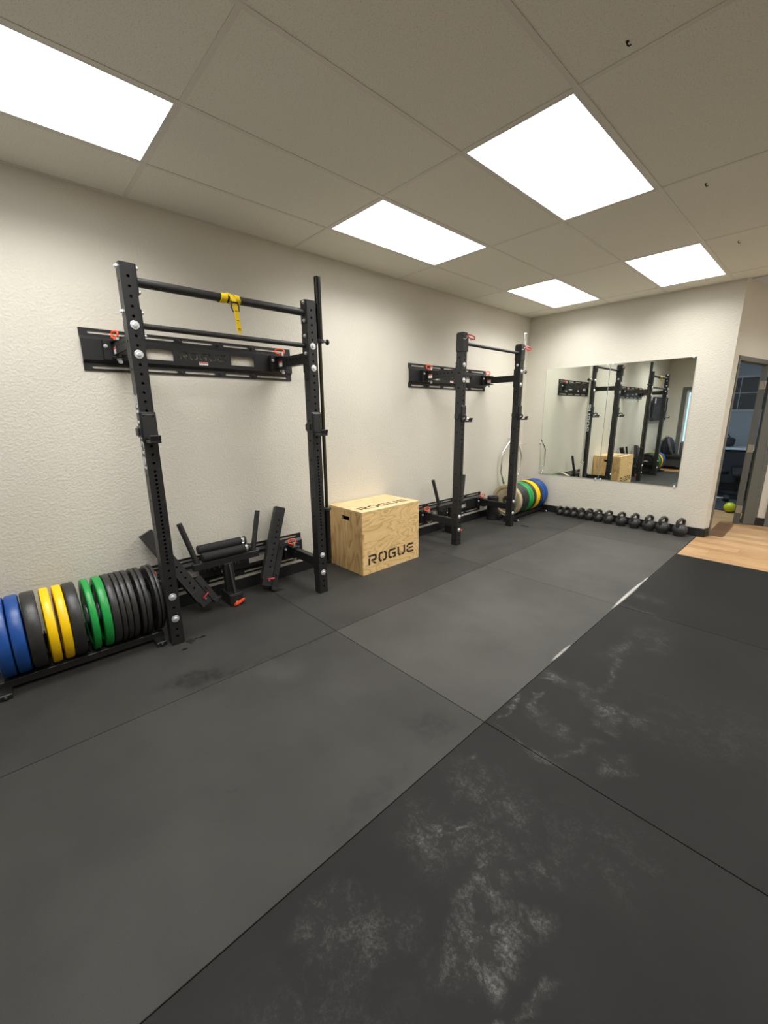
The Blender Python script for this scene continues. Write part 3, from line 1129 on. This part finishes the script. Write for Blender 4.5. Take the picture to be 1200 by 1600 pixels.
P2 = [(3.088, 3.160, M_TAN, 'tan bumper plate facing out behind the far upright'),
      (3.168, 3.208, M_RUBBERPLATE, 'grey-black bumper plate right behind the tan plate'),
      (3.212, 3.254, M_RUBBERPLATE, 'grey-black bumper plate, second behind the tan plate'),
      (3.258, 3.300, M_RUBBERPLATE, 'grey-black bumper plate, third behind the tan plate'),
      (3.304, 3.350, M_RUBBERPLATE, 'grey-black bumper plate touching the corner\'s green plates'),
      (3.356, 3.418, M_GREEN, 'green bumper plate in the corner, nearer the tan plate'),
      (3.422, 3.486, M_GREEN, 'green bumper plate in the corner, nearer the yellow plates'),
      (3.494, 3.562, M_RUBBERPLATE, 'black bumper plate between corner green and yellow plates'),
      (3.568, 3.622, M_YELLOW, 'yellow bumper plate in the corner, nearer the green plates'),
      (3.626, 3.678, M_YELLOW, 'yellow bumper plate in the corner, nearer the blue plates'),
      (3.685, 3.742, M_RUBBERPLATE, 'black bumper plate between corner yellow and blue plates'),
      (3.750, 3.828, M_BLUE, 'blue bumper plate in the corner, nearer the yellow plates'),
      (3.834, 3.912, M_BLUE, 'blue bumper plate closest to the far wall')]
for y0, y1, mr, lb in P2:
    o = make_plate('bumper_plate', lb, .29, y0, y1, PZ, mr, M_RUBBERPLATE if mr is not M_TAN else M_TAN, G2)


def make_plate_rack(label, y0, y1, x, dividers):
    t = thing('plate_rack', label, 'plate rack', (x, (y0 + y1) / 2, 0))
    L = y1 - y0
    for s in (-1, 1):
        MB().bar((s * .108, -L / 2, .042), (s * .108, L / 2, .042), .04, .044).build('rail', M_STEEL, t, smooth=30, bevel=.004)
    for s in (-1, 1):
        f = MB().bar((-.20, s * (L / 2 - .04), .0155), (.215, s * (L / 2 - .04), .0155), .06, .030).build('foot', M_STEEL, t, smooth=30, bevel=.004)
        bolt_mb((.215, s * (L / 2 - .04), .017), (1, 0, 0), .010, .008).build('bolt', M_STEEL2 if y0 < 0 else M_ZINC, f)
    for yd in dividers:
        b = MB()
        for s in (-1, 1):
            b.tube([(s * .108, yd, .060), (s * .108, yd, .20)], .0034, 8)
        b.tube([(-.108, yd, .052), (.108, yd, .052)], .0034, 8)
        b.build('divider', M_STEEL2, t)
    return t


make_plate_rack('low black storage rack under the near row of bumper plates', -2.29, -1.44, PX, [-.1725, .022, .371])
make_plate_rack('low black storage rack under the corner bumper plates', 3.035, 3.945, .29, [-.326, 0.0])


# ------------------------------------------------------------------ plyometric box
BX0, BX1, BY0, BY1, BH = .012, .518, .253, 1.015, .61
box = thing('plyo_box', 'light plywood jump box with cut lettering, between the racks', 'box', ((BX0 + BX1) / 2, (BY0 + BY1) / 2, 0))
bw, bd = BY1 - BY0, BX1 - BX0
pt = .019


def joint_poly(width, inv):
    """panel outline with finger joints on the two vertical edges: x 0..width, y 0..BH-pt"""
    z1, z2, zt = .2, .405, BH - pt
    a = pt if not inv else 0
    c = 0 if not inv else pt
    left = [(a, 0), (a, z1), (c, z1), (c, z2), (a, z2), (a, zt)]
    right = [(width - a, zt), (width - a, z2), (width - c, z2), (width - c, z1), (width - a, z1), (width - a, 0)]
    return [(x, y) for x, y in left[::-1]] + right[::-1][::1] if False else left + right


fp = MB().prism(joint_poly(bw, True), 0, pt, frame((bd / 2 - pt, -bw / 2, 0), (0, 1, 0), (0, 0, 1))).build('front_panel', M_PLYF, box, smooth=0)
MB().prism(joint_poly(bw, True), 0, pt, frame((-bd / 2, -bw / 2, 0), (0, 1, 0), (0, 0, 1))).build('back_panel', M_PLYF, box, smooth=0)
for s in (-1, 1):
    yy = -bw / 2 + pt if s < 0 else bw / 2
    sm = plate_mesh(joint_poly(bd, False), [[(bd / 2 - .055, .495), (bd / 2 + .065, .495), (bd / 2 + .065, .540), (bd / 2 - .055, .540)]], pt)
    MB().mesh('', sm, frame((-bd / 2, yy, 0), (1, 0, 0), (0, 0, 1))).build('side_panel', M_PLYS, box, smooth=0)
tp = MB().box(-bd / 2, bd / 2, -bw / 2, bw / 2, BH - pt, BH).build('top_panel', M_PLYT, box, smooth=0, bevel=.0015)
MB().box(-bd / 2 + pt + .002, bd / 2 - pt - .002, -bw / 2 + pt + .002, bw / 2 - pt - .002, .30, .318).build('inner_shelf', M_PLYS, box, smooth=0)
b = MB()
for poly in word('ROGUE', .065, .685, .088, .185):
    b.prism(poly, 0, .0008, frame((bd / 2 + .0001, -bw / 2, 0), (0, 1, 0), (0, 0, 1)))
b.build('cut_lettering', M_BURN, box, smooth=0)['kind'] = 'stuff'
b = MB()
for poly in word('ROGUE', .065, .69, 0, .088):
    b.prism(poly, 0, .0008, frame((.435 - (BX0 + BX1) / 2, -bw / 2, BH + .0001), (0, 1, 0), (-1, 0, 0)))
b.build('cut_lettering', M_BURN, box, smooth=0)['kind'] = 'stuff'


# ------------------------------------------------------------------ dip bars leaning on the lower plates
def make_dip(label, y):
    t = thing('dip_bar', label, 'dip attachment', (0, y, 0), 0, 'dip attachments behind the racks')
    MB().bar((.155, -.265, .352), (.155, .265, .352), .05, .055).build('cross_tube', M_STEEL, t, smooth=30, bevel=.004)
    for s in (-1, 1):
        MB().tube([(.15, s * .225, .365), (.115, s * .31, .70)], .0205, 16).build('handle', M_STEEL2, t)
    MB().bar((.158, 0, .330), (.170, 0, .085), .075, .050, (1, 0, 0)).build('post', M_STEEL, t, smooth=30, bevel=.004)
    MB().prism([(.185, .325), (.197, .325), (.262, .10), (.185, .10)], -.006, .006, frame((0, .0, 0), (1, 0, 0), (0, 0, 1))).build('gusset', M_STEEL2, t, smooth=0)
    b = MB()
    b.box(.105, .275, -.052, -.044, .002, .098).box(.105, .275, .044, .052, .002, .098).box(.105, .275, -.044, .044, .088, .098).box(.105, .113, -.044, .044, .002, .088).box(.268, .275, -.044, .044, .002, .088)
    b.build('mount_bracket', M_STEEL, t, smooth=30, bevel=.002)
    MB().tube([(.2755, .0, .030), (.286, .0, .030)], .008, 8).build('hitch_pin', M_ZINC, t)
    pin_mb_handle((.297, .012, .030), (-.1, 1, .22), (.75, .1, 1), .085, .036, .0068).build('pin_handle', M_ORANGE, t)
    return t


dip1 = make_dip('black dip bar with two rising handles, leaning inside the near rack', -.862)
dip2 = dup(dip1, (0, 2.015, 0), 'black dip bar with two rising handles, leaning behind the far rack')


def make_roller(label, x, z, y0, y1):
    t = thing('foam_roller_pad', label, 'foam pad', (x, (y0 + y1) / 2, z), 0, 'foam pads on the dip bar')
    L = y1 - y0
    Mx = frame((0, 0, 0), (1, 0, 0), (0, 0, -1))
    MB().lathe([(.030, -L / 2), (.0355, -L / 2 + .006), (.0355, L / 2 - .045), (.031, L / 2 - .040)], 20, Mx).build('pad', M_PAD, t)
    MB().lathe([(.034, L / 2 - .039), (.034, L / 2 - .022)], 20, Mx).tube([(.02, L / 2 - .03, .024), (.045, L / 2 - .03, .03)], .006, 8).build('clamp', M_CHROME, t)
    MB().lathe([(.033, L / 2 - .021), (.033, L / 2), (.020, L / 2 + .002)], 20, Mx).build('end_cap', M_PAD, t)
    return t


make_roller('lower black foam roller pad with chrome clamp, on the dip bar', .163, .4165, -1.055, -.672)
make_roller('upper black foam roller pad with chrome clamp, against the wall', .112, .468, -1.065, -.680)


# ------------------------------------------------------------------ spotter arms leaning against the wall
def make_spotter(label, foot, top, roll, tongue=.18):
    f, t_ = Vector(foot), Vector(top)
    t = thing('spotter_arm', label, 'spotter arm', foot, 0, 'spotter arms leaning behind the near rack')
    L = (t_ - f).length
    z = (t_ - f).normalized()
    x = Vector((1, 0, 0))
    x = (x - z * x.dot(z)).normalized()
    y = z.cross(x)
    R = Matrix((x, y, z)).transposed().to_4x4()
    R = R @ Matrix.Rotation(math.radians(roll), 4, 'Z')
    t.rotation_euler = R.to_euler()
    h = .038
    fm = plate_mesh(rect(-h, h, 0, L), [circ(0, .16 + .0508 * k, .0078, 8) for k in range(int((L - .22) / .0508))], .0035)
    b = MB()
    b.mesh('', fm, frame((h - .0035, 0, 0), (0, 1, 0), (0, 0, 1)))
    b.mesh('', fm, frame((-h, 0, 0), (0, 1, 0), (0, 0, 1)))
    bpy.data.meshes.remove(fm)
    b.box(-h + .003, h - .003, -h, -h + .0035, 0, L).box(-h + .003, h - .003, h - .0035, h, 0, L).box(-h + .003, h - .003, -h + .003, h - .003, .0, .004)
    b.build('arm_tube', M_STEEL, t, smooth=30)
    MB().box(-h - .004, h + .004, -h - .0095, -h - .0005, .05, L + .004).box(-h - .004, h + .002, -h - .0005, h, L + .0005, L + .004).build('plastic_liner', M_UHMW, t, smooth=30, bevel=.002)
    MB().tube([(h + .0006, -h, .135), (h + .0006, h, .135)], .0016, 6).build('weld_seam', M_STEEL2, t)
    b = MB()
    b.box(-.022, .012, h + .010, h + .058, -.02, .40 if tongue > .1 else .20)
    if tongue > .1:
        b.tube([(.012, h + .034, .34), (.045, h + .034, .34)], .0085, 10)
    b.tube([(.012, h + .034, .10), (.045, h + .034, .10)], .0085, 10)
    b.prism([(h + .012, -.010), (h + tongue * .42, -.006), (h + tongue, -.022), (h + tongue * .4, -.036), (h + .012, -.036)], -.03, .035, frame((0, 0, 0), (0, 1, 0), (0, 0, 1)))
    b.build('mount_plate', M_STEEL, t, smooth=30, bevel=.0015)
    MB().tube([(.055, h * .3, .045), (-.02, h * .3, .055)], .0075, 8).build('hitch_pin', M_CHROME, t)
    pin_mb_handle((h + .012, h * .3 + .012, .062), (.1, 1, .2), (1, 0, .4), .055, .026, .0045).build('pin_handle', M_RED, t)
    return t


make_spotter('black spotter arm with holes, leaning steeply beside the dip bar', (.20, -.575, .060), (.085, -.325, .680), -16)
make_spotter('black spotter arm leaning far over behind the near upright', (.235, -1.085, .075), (.075, -1.385, .665), 6, .075)

# ------------------------------------------------------------------ yellow suspension strap
xc = XF - UW / 2
st = thing('suspension_strap', 'yellow webbing strap with black loop, tied round the top pull-up bar', 'strap', (xc, -.83, 2.203))


def ribbon(pts, wdir, wd, th):
    """flat webbing through pts; wdir across"""
    P = [Vector(p) for p in pts]
    vs, fs = [], []
    for i, p in enumerate(P):
        a = P[min(i + 1, len(P) - 1)] - P[max(i - 1, 0)]
        wv = Vector(wdir).normalized()
        n = a.cross(wv).normalized()
        for q, k in ((-1, -1), (1, -1), (1, 1), (-1, 1)):
            vs.append(p + wv * q * wd / 2 + n * k * th / 2)
    for i in range(len(P) - 1):
        for j in range(4):
            fs.append((i * 4 + j, i * 4 + (j + 1) % 4, i * 4 + 4 + (j + 1) % 4, i * 4 + 4 + j))
    fs += [(3, 2, 1, 0), tuple(len(vs) - 4 + j for j in range(4))]
    return MB().add(vs, fs)


def wrap(y0, y1, turns, r, n=40, ph=0):
    return [(r * math.cos(ph + 2 * PI * turns * k / n), y0 + (y1 - y0) * k / n, r * math.sin(ph + 2 * PI * turns * k / n)) for k in range(n + 1)]


ribbon(wrap(-.050, -.018, 1.0, .0285, ph=2.2), (0, 1, .05), .042, .003).build('webbing', M_STRAP, st)
ribbon(wrap(.012, .022, 1.0, .031, ph=.3), (0, 1, -.3), .034, .003).build('webbing', M_STRAP, st)
ribbon(wrap(.056, .060, 1.0, .0285), (0, 1, 0), .034, .003).build('webbing', M_STRAP, st)
ribbon([(.030, .018, .012), (.040, .022, -.008), (.042, .028, -.030), (.040, .034, -.075), (.037, .042, -.14), (.034, .050, -.205)], (0, 1, .1), .030, .0035).build('hanging_tail', M_STRAP, st)
MB().tube([(.038, .005, -.020), (.036, .004, -.05), (.036, .012, -.075), (.036, .020, -.082)], .004, 8).tube([(.038, .045, -.018), (.036, .055, -.045), (.036, .054, -.072), (.036, .046, -.082)], .004, 8).tube([(.047, .004, -.026), (.047, .046, -.026)], .0045, 8).build('black_loop', M_BLKWEB, st)
for q in (.075, .13, .178, .186):
    yy = .034 + (q - .075) * .12
    MB().box(.0418 - (q - .07) * .045, .0432 - (q - .07) * .045, yy - .010, yy + .010, -q - .0014, -q + .0014).build('stitching', M_BLKWEB, st, smooth=0)

# ------------------------------------------------------------------ mirror: two panels with clips
MZ0, MZ1 = .572, 2.083
for x0, x1, lb in ((.312, 1.177, 'wall mirror panel nearer the corner with bumper plates'), (1.180, 2.100, 'wall mirror panel nearer the doorway')):
    mr = MB().box(x0, x1, D - .0065, D - .0005, MZ0, MZ1).build('mirror', M_MEDGE, smooth=0)
    tag(mr, lb, 'mirror', 'wall mirror panels')
    e = .0025
    MB().add([(x0 + e, D - .0068, MZ0 + e), (x1 - e, D - .0068, MZ0 + e), (x1 - e, D - .0068, MZ1 - e), (x0 + e, D - .0068, MZ1 - e), (x0 + e, D - .0066, MZ0 + e), (x1 - e, D - .0066, MZ0 + e), (x1 - e, D - .0066, MZ1 - e), (x0 + e, D - .0066, MZ1 - e)],
             [(0, 1, 2, 3), (7, 6, 5, 4), (0, 4, 5, 1), (1, 5, 6, 2), (2, 6, 7, 3), (3, 7, 4, 0)]).build('mirror_glass', M_MIRROR, mr, smooth=0)
    cl = [(x0 + .03, MZ0), (x1 - .03, MZ0), (x0 + .03, MZ1), (x1 - .03, MZ1)]
    if x0 < 1:
        cl[0] = (x0 + .006, 1.035)
    for cx, cz in cl:
        if cz == 1.035:
            q = MB().box(cx - .024, cx + .016, D - .013, D - .0069, cz - .010, cz + .010)
        else:
            s = -1 if cz < 1 else 1
            q = MB().box(cx - .010, cx + .010, D - .013, D - .0069, min(cz - s * .014, cz + s * .014), max(cz - s * .014, cz + s * .014))
        q.build('mirror_clip', M_CLIP, mr, smooth=0, bevel=.002)

# ------------------------------------------------------------------ kettlebells, small to large
KX = [.723, .819, .923, 1.033, 1.148, 1.269, 1.402, 1.562, 1.723, 1.884, 2.038, 2.219]
KL = ['smallest black kettlebell, at the corner end of the row', 'black kettlebell, second from the corner end of the row', 'black kettlebell, third from the corner end of the row',
      'black kettlebell, fourth from the corner end of the row', 'black kettlebell, fifth from the corner end of the row', 'black kettlebell, sixth from the corner end of the row',
      'black kettlebell, sixth from the doorway end of the row', 'black kettlebell, fifth from the doorway end of the row', 'black kettlebell, fourth from the doorway end of the row',
      'black kettlebell, third from the doorway end of the row', 'black kettlebell, second from the doorway end of the row', 'largest black kettlebell, at the doorway end of the row']
for i, kx in enumerate(KX):
    r = .045 + .0355 * i / 11
    y = 3.955 - r - .03
    zc = r * .92
    prof = [(r * .62, 0), (r * .70, .002)]
    for k in range(1, 14):
        a = -PI / 2 + .78 + (PI - .78 - .12) * k / 13
        prof.append((r * math.cos(a), zc + r * .93 * math.sin(a)))
    o = MB().lathe(prof, 28).build('kettlebell', M_IRON)
    o.location = (kx, y, 0)
    o.rotation_euler = (0, 0, math.radians(74))
    tag(o, KL[i], 'kettlebell', 'kettlebells along the far wall')
    hw = .050 + .018 * i / 11
    ht = zc + r * .93 + .052 + .022 * i / 11
    tr = .0145 + .004 * i / 11
    zb = zc + r * .62
    pts = [(-hw * .92, 0, zb), (-hw * 1.05, 0, zb + (ht - zb) * .38), (-hw * .97, 0, zb + (ht - zb) * .58), (-hw * .74, 0, ht - tr * 2.1), (-hw * .40, 0, ht - tr * 1.25), (0, 0, ht - tr)]
    pts += [(-x, y_, z_) for x, y_, z_ in pts[:-1][::-1]]
    MB().tube(pts, tr, 12).build('handle', M_IRONH, o)

# ------------------------------------------------------------------ chrome lat bar on wall hooks, roller, small things by the far rack
lb = thing('lat_bar', 'chrome bent pulldown bar hanging on the wall behind the far rack', 'cable bar', (.062, 3.575, 1.13))
MB().tube([(0, -.205, -.64), (0, -.283, -.50), (0, -.272, -.245), (0, -.23, -.195), (0, -.03, -.012), (0, 0, 0), (0, .03, -.012), (0, .23, -.20), (0, .278, -.30), (0, .274, -.45), (0, .225, -.58)], .0135, 12).build('bent_bar', M_CHROME, lb)
MB().tube([(0, .228, -.575), (0, .200, -.645)], .018, 12).build('end_grip', M_CHROME, lb)
MB().tube([(0, -.207, -.635), (0, -.185, -.680)], .018, 12).build('end_grip', M_CHROME, lb)
for yy, zz, l2 in ((3.575, 1.114, 'short grey wall peg carrying the chrome pulldown bar'), (3.86, 1.005, 'short grey wall peg with nothing on it, beside the chrome barbell')):
    wh = MB().tube([(.0005, yy, zz - (.006 if yy < 3.6 else 0)), (.10, yy, zz - (.006 if yy < 3.6 else 0)), (.112, yy, zz + .012)], .0075, 10).build('wall_hook', M_ZINC)
    tag(wh, l2, 'hook', 'wall pegs')
    MB().lathe([(.018, 0), (.018, .004), (.010, .006)], 14, frame((.0008, yy, zz - .003), (0, 1, 0), (0, 0, 1))).build('hook_base', M_ZINC, wh)
fr_ = MB().lathe([(.024, .315), (.024, .325), (.030, .332), (.072, .332), (.078, .326), (.078, .006), (.072, 0), (.03, 0), (.024, .006)], 28).build('foam_roller', M_PAD)
fr_.location = (.165, 2.955, 0)
tag(fr_, 'black foam cylinder standing on end next to the tan plate', 'foam roller')
MB().lathe([(.0785, .08), (.0792, .082), (.0792, .25), (.0785, .252)], 28).build('ribbed_band', M_UHMW, fr_)


def make_clip(loc, rz, label):
    t = thing('barbell_collar', label, 'collar', loc, rz, 'collars on the floor by the far rack')
    ring = [(.034 * math.cos(a), 0, .046 + .034 * math.sin(a)) for a in [2 * PI * k / 18 for k in range(18)]]
    b = MB()
    Mx = frame((0, 0, .046), (1, 0, 0), (0, 0, -1))
    b.lathe([(.027, -.018), (.044, -.018), (.046, -.012), (.046, .012), (.044, .018), (.027, .018)], 24, Mx, closed=True)
    b.build('ring', M_STEEL2, t)
    MB().bar((.02, 0, .088), (.062, 0, .062), .022, .012).build('lever', M_ZINC, t, bevel=.002)
    return t


make_clip((.285, 2.985, .0), 1.2, 'black barbell collar on the floor behind the far upright, nearer the wall')
make_clip((.385, 2.965, .0), .4, 'black barbell collar on the floor behind the far upright, nearer the room')
# torn rubber scrap near the far rack
sc_ = MB().prism([(-.05, -.010), (.01, -.016), (.055, -.004), (.030, .012), (-.02, .008), (-.045, .020)], .0002, .006, Matrix.Translation((.69, 2.93, 0))).build('rubber_scrap', M_BASE)
tag(sc_, 'small black rubber scrap lying on the mat near the far rack', 'scrap')
sp_ = MB().box(-.028, .028, -.021, .021, .0002, .004, Matrix.Translation((.588, -1.322, 0)) @ Matrix.Rotation(.35, 4, 'Z')).build('rubber_shim', M_BASE, bevel=.001)
tag(sp_, 'small black rubber shim at the foot of the near upright', 'scrap')
for k, (x, y, a, c, lbl) in enumerate(((.66, -1.385, .020, .010, 'nearest to the room'), (.58, -1.245, .024, .012, 'largest of the three'), (.575, -1.285, .011, .008, 'smallest of the three'))):
    dr = MB().lathe([(a, .0002), (a, .0008), (a * .8, .0014)], 14).build('water_drop', simple('wet_spot', (.008, .008, .008), .15))
    dr.scale = (c / a, 1, 1)
    dr.location = (x, y, 0)
    tag(dr, 'dark wet spot on the mat by the near upright, ' + lbl, 'spill', 'wet spots at the near upright')

# ------------------------------------------------------------------ little hooks pushed into the ceiling
for k, (x, y, lbl) in enumerate(((2.545, -.085, 'small dark ceiling hook nearest the camera'), (2.530, 1.366, 'small dark ceiling hook between the largest panel and the one by the mirror'), (2.521, 2.656, 'small dark ceiling hook closest to the far wall'))):
    hk = MB().tube([(0, 0, .0), (0, 0, -.010), (.006, .005, -.015), (.012, .008, -.011)], .0026, 8).lathe([(.006, -.002), (.006, .0004)], 10).build('ceiling_hook', M_INNER)
    hk.location = (x, y, H)
    tag(hk, lbl, 'hook', 'ceiling hooks')

# ------------------------------------------------------------------ far room through the doorway
tag(MB().box(-.2, 3.4, 9.0, 9.12, -.12, 2.9).build('wall_far_room_back', M_GREYWALL, smooth=0), kind='structure')
tag(MB().box(-.3, -.2, 4.1, 9.0, -.12, 2.9).build('wall_far_room_left', M_GREYWALL, smooth=0), kind='structure')
tag(MB().box(3.4, 3.5, 5.24, 9.0, -.12, 2.9).build('wall_far_room_right', M_GREYWALL, smooth=0), kind='structure')
tag(MB().box(-.3, 3.5, 4.09, 9.12, 2.83, 2.9).build('ceiling_far_room', M_PALE, smooth=0), kind='structure')
for (x0, x1, y0, y1) in ((-.2, 1.2, 5.885, 7.2), (1.2, 2.42, 5.885, 7.2), (2.42, 3.4, 5.885, 7.2), (-.2, 1.2, 7.2, 9.0), (1.2, 2.42, 7.2, 9.0), (2.42, 3.4, 7.2, 9.0)):
    q = MB().box(x0 + .002, x1 - .002, y0 + .002, y1 - .002, -.0124, .010).build('rubber_mat', M_RUB, floor, smooth=0, bevel=.002)
    q.color = (.05, .052, .058, 1)
wn = tag(MB().box(1.50, 2.42, 8.975, 9.0, 2.11, 2.15).box(1.50, 2.42, 8.975, 9.0, 1.46, 1.50).box(1.50, 1.54, 8.975, 9.0, 1.5, 2.11).box(2.38, 2.42, 8.975, 9.0, 1.5, 2.11)
         .box(1.885, 1.897, 8.975, 9.0, 1.5, 2.11).box(1.54, 2.38, 8.975, 9.0, 1.815, 1.827).build('window_1', M_MULL, smooth=0), kind='structure')
for (x0, x1) in ((1.54, 1.885), (1.897, 2.38)):
    for (z0, z1) in ((1.5, 1.815), (1.827, 2.11)):
        MB().box(x0, x1, 8.985, 8.992, z0, z1).build('window_pane', M_GLASSDK, wn, smooth=0)
lm = thing('ceiling_light', 'cool ceiling panel in the dim room beyond the doorway, out of view', 'light', (1.7, 5.5, 2.83))
MB().box(-.6, .6, -.3, .3, -.02, -.004).build('light_diffuser', emit('cool_diffuser', (.74, .87, 1.0, 1), 30.0), lm, smooth=0)
MB().box(-.62, .62, -.32, -.3, -.022, -.001).box(-.62, .62, .3, .32, -.022, -.001).box(-.62, -.6, -.3, .3, -.022, -.001).box(.6, .62, -.3, .3, -.022, -.001).build('light_frame', M_LFRAME, lm, smooth=0)
bl = MB().lathe([(.001, -.075)] + [(.075 * math.cos(a), .075 * math.sin(a)) for a in [-PI / 2 + PI * k / 16 for k in range(1, 16)]] + [(.001, .075)], 24).build('exercise_ball', M_BALL)
bl.location = (2.425, 5.80, .071)
tag(bl, 'lime yellow exercise ball on the floor inside the doorway', 'ball')
# counter with a bag on it, two benches, dumbbells
ct = thing('storage_counter', 'pale counter along the back of the room beyond the doorway', 'counter', (1.75, 8.45, .010))
MB().box(-.75, .62, -.28, .3, .74, .78).build('worktop', M_PALE, ct, smooth=0, bevel=.004)
MB().box(-.72, .59, -.22, .28, .10, .74).build('cabinet_body', M_DKFAB, ct, smooth=0)
MB().box(-.70, .57, -.2, .26, 0, .10).build('plinth', M_BASE, ct, smooth=0)
bg = MB().tube([(-.16, 0, .09), (-.12, 0, .095), (0, 0, .10), (.12, 0, .095), (.16, 0, .09)], .08, 14, rs=[.06, .085, .09, .085, .06]).build('duffel_bag', M_DKFAB)
bg.location = (1.86, 8.40, .79)
tag(bg, 'small black duffel bag on the pale counter beyond the doorway', 'bag')
MB().tube([(-.08, 0, .17), (-.05, 0, .24), (.05, 0, .24), (.08, 0, .17)], .01, 8).build('carry_handle', M_BLKWEB, bg)


def make_bench(label, loc, rz, incl):
    t = thing('weight_bench', label, 'bench', loc, rz, 'benches beyond the doorway')
    MB().box(-.13, .13, -.62, -.22, .40, .47).build('seat_pad', M_VINYL, t, smooth=30, bevel=.015, seg=2)
    MB().box(-.13, .13, 0, .80, -.035, .035, Matrix.Translation((0, -.20, .435)) @ Matrix.Rotation(incl, 4, 'X')).build('back_pad', M_MULL if incl else M_VINYL, t, smooth=30, bevel=.015, seg=2)
    MB().bar((0, -.55, .37), (0, .55, .37), .06, .06).bar((0, -.5, .37), (0, -.5, .03), .06, .06, (0, 1, 0)).bar((0, .45, .37), (0, .45, .03), .06, .06, (0, 1, 0)).bar((-.25, -.5, .025), (.25, -.5, .025), .06, .05).bar((-.25, .45, .025), (.25, .45, .025), .06, .05).build('frame', M_STEEL, t, smooth=30)
    return t


make_bench('incline weight bench with raised pale pad beyond the doorway', (1.78, 7.55, .010), .5, .5)
make_bench('flat black weight bench beyond the doorway', (2.30, 7.45, .010), .15, 0)
for k, (x, y, lbl) in enumerate(((2.02, 6.35, 'nearest the doorway'), (2.16, 6.62, 'in the middle'), (1.80, 6.70, 'farthest from the doorway'))):
    db = thing('dumbbell', 'black dumbbell on the dark mat beyond the doorway, ' + lbl, 'dumbbell', (x, y, .010 + .055), .4 * k, 'dumbbells beyond the doorway')
    Mx = frame((0, 0, 0), (0, 1, 0), (0, 0, 1))
    for s in (-1, 1):
        MB().lathe([(.04, s * .06), (.055, s * .07), (.055, s * .13), (.045, s * .14)], 6, Mx).build('head', M_STEEL2, db)
    MB().lathe([(.015, -.06), (.015, .06)], 10, Mx).build('handle', M_ZINC, db)

# ------------------------------------------------------------------ end of the room seen only in the mirror
d3 = tag(MB().box(DX0, DX0 + .085, YB - .13, YB + .012, -.004, DZ).box(DX1 - .085, DX1, YB - .13, YB + .012, -.004, DZ).box(DX0 + .085, DX1 - .085, YB - .13, YB + .012, DZ - .085, DZ).build('door_3', M_FRAME, smooth=0, bevel=.002), kind='structure')
lf3 = MB().box(DX0 + .09, DX0 + .14, YB - .09, YB - .045, 0, DZ - .09).box(DX1 - .14, DX1 - .09, YB - .09, YB - .045, 0, DZ - .09).box(DX0 + .14, DX1 - .14, YB - .09, YB - .045, 0, .22).box(DX0 + .14, DX1 - .14, YB - .09, YB - .045, DZ - .14, DZ - .09).build('door_leaf', M_LFRAME, d3, smooth=0)
MB().box(DX0 + .14, DX1 - .14, YB - .070, YB - .064, .22, DZ - .14).build('glass_pane', M_GLASS, lf3, smooth=0)
MB().tube([(DX0 + .12, YB - .045, .95), (DX0 + .12, YB - .01, .96), (DX0 + .12, YB - .01, 1.16), (DX0 + .12, YB - .045, 1.17)], .01, 8).build('door_handle', M_ZINC, lf3)
tv = MB().box(.055, .098, -3.50, -2.28, 1.245, 1.835).build('wall_panel', M_PANEL, smooth=0, bevel=.004)
tag(tv, 'dark rectangular panel on the left wall, seen in the mirror between the near rack\'s uprights', 'panel')
MB().box(.0005, .055, -3.10, -2.70, 1.40, 1.68).build('wall_bracket', M_STEEL, tv, smooth=0)
MB().box(.0982, .0995, -2.42, -2.36, 1.68, 1.80).build('white_patch', M_WHITE, tv, smooth=0)  # small white rectangle on the panel's face
so = thing('bench_seat', 'low black padded bench under the glazed door, seen in the mirror', 'bench', (.75, -3.18, 0))
MB().box(-.60, .60, -.36, .36, .27, .37).build('seat_cushion', M_VINYL, so, smooth=30, bevel=.02, seg=2)
MB().box(-.58, .58, -.34, .34, .09, .27).build('base', M_DKFAB, so, smooth=0)
for sx in (-.52, .52):
    for sy in (-.28, .28):
        MB().box(sx - .025, sx + .025, sy - .025, sy + .025, -.003, .09).build('leg', M_STEEL, so, smooth=0)
bp_ = thing('backpack', 'dark backpack with grey straps sitting on the black bench, seen in the mirror', 'backpack', (.36, -3.10, .392), .25)
Mb = Matrix.Rotation(math.radians(-14), 4, 'X')
bod = MB()
lv = [(0, .15, .085), (.05, .17, .10), (.20, .165, .105), (.34, .135, .09), (.42, .085, .06), (.44, .03, .02)]
vs, fs = [], []
n = 20
for z, a, c in lv:
    for k in range(n):
        t_ = 2 * PI * k / n
        cx, sx = math.cos(t_), math.sin(t_)
        vs.append(((abs(cx) ** .6) * (1 if cx > 0 else -1) * a, (abs(sx) ** .6) * (1 if sx > 0 else -1) * c, z))
for i in range(len(lv) - 1):
    for k in range(n):
        fs.append((i * n + k, i * n + (k + 1) % n, i * n + n + (k + 1) % n, i * n + n + k))
fs += [tuple(range(n))[::-1], tuple((len(lv) - 1) * n + k for k in range(n))]
bod.add(vs, fs, Mb)
bod.build('bag_body', M_NAVY, bp_)
for s in (-1, 1):
    pts = [Mb @ Vector(p) for p in ((s * .05, .065, .42), (s * .09, .12, .36), (s * .13, .145, .22), (s * .15, .13, .08), (s * .165, .10, .02))]
    ribbon(pts, (1, 0, 0), .055, .014).build('shoulder_strap', M_GREYFAB, bp_)
MB().tube([Mb @ Vector(p) for p in ((-.04, .03, .43), (-.03, .03, .475), (.03, .03, .475), (.04, .03, .43))], .008, 8).build('top_handle', M_GREYFAB, bp_)
cu = MB().box(-.13, .13, -.06, .06, 0, .34, Matrix.Rotation(math.radians(-12), 4, 'X')).build('cushion', M_GREYFAB, smooth=60, bevel=.045, seg=3)
cu.location = (.72, -3.2, .375)
tag(cu, 'dark grey cushion standing on the black bench beside the backpack', 'cushion')
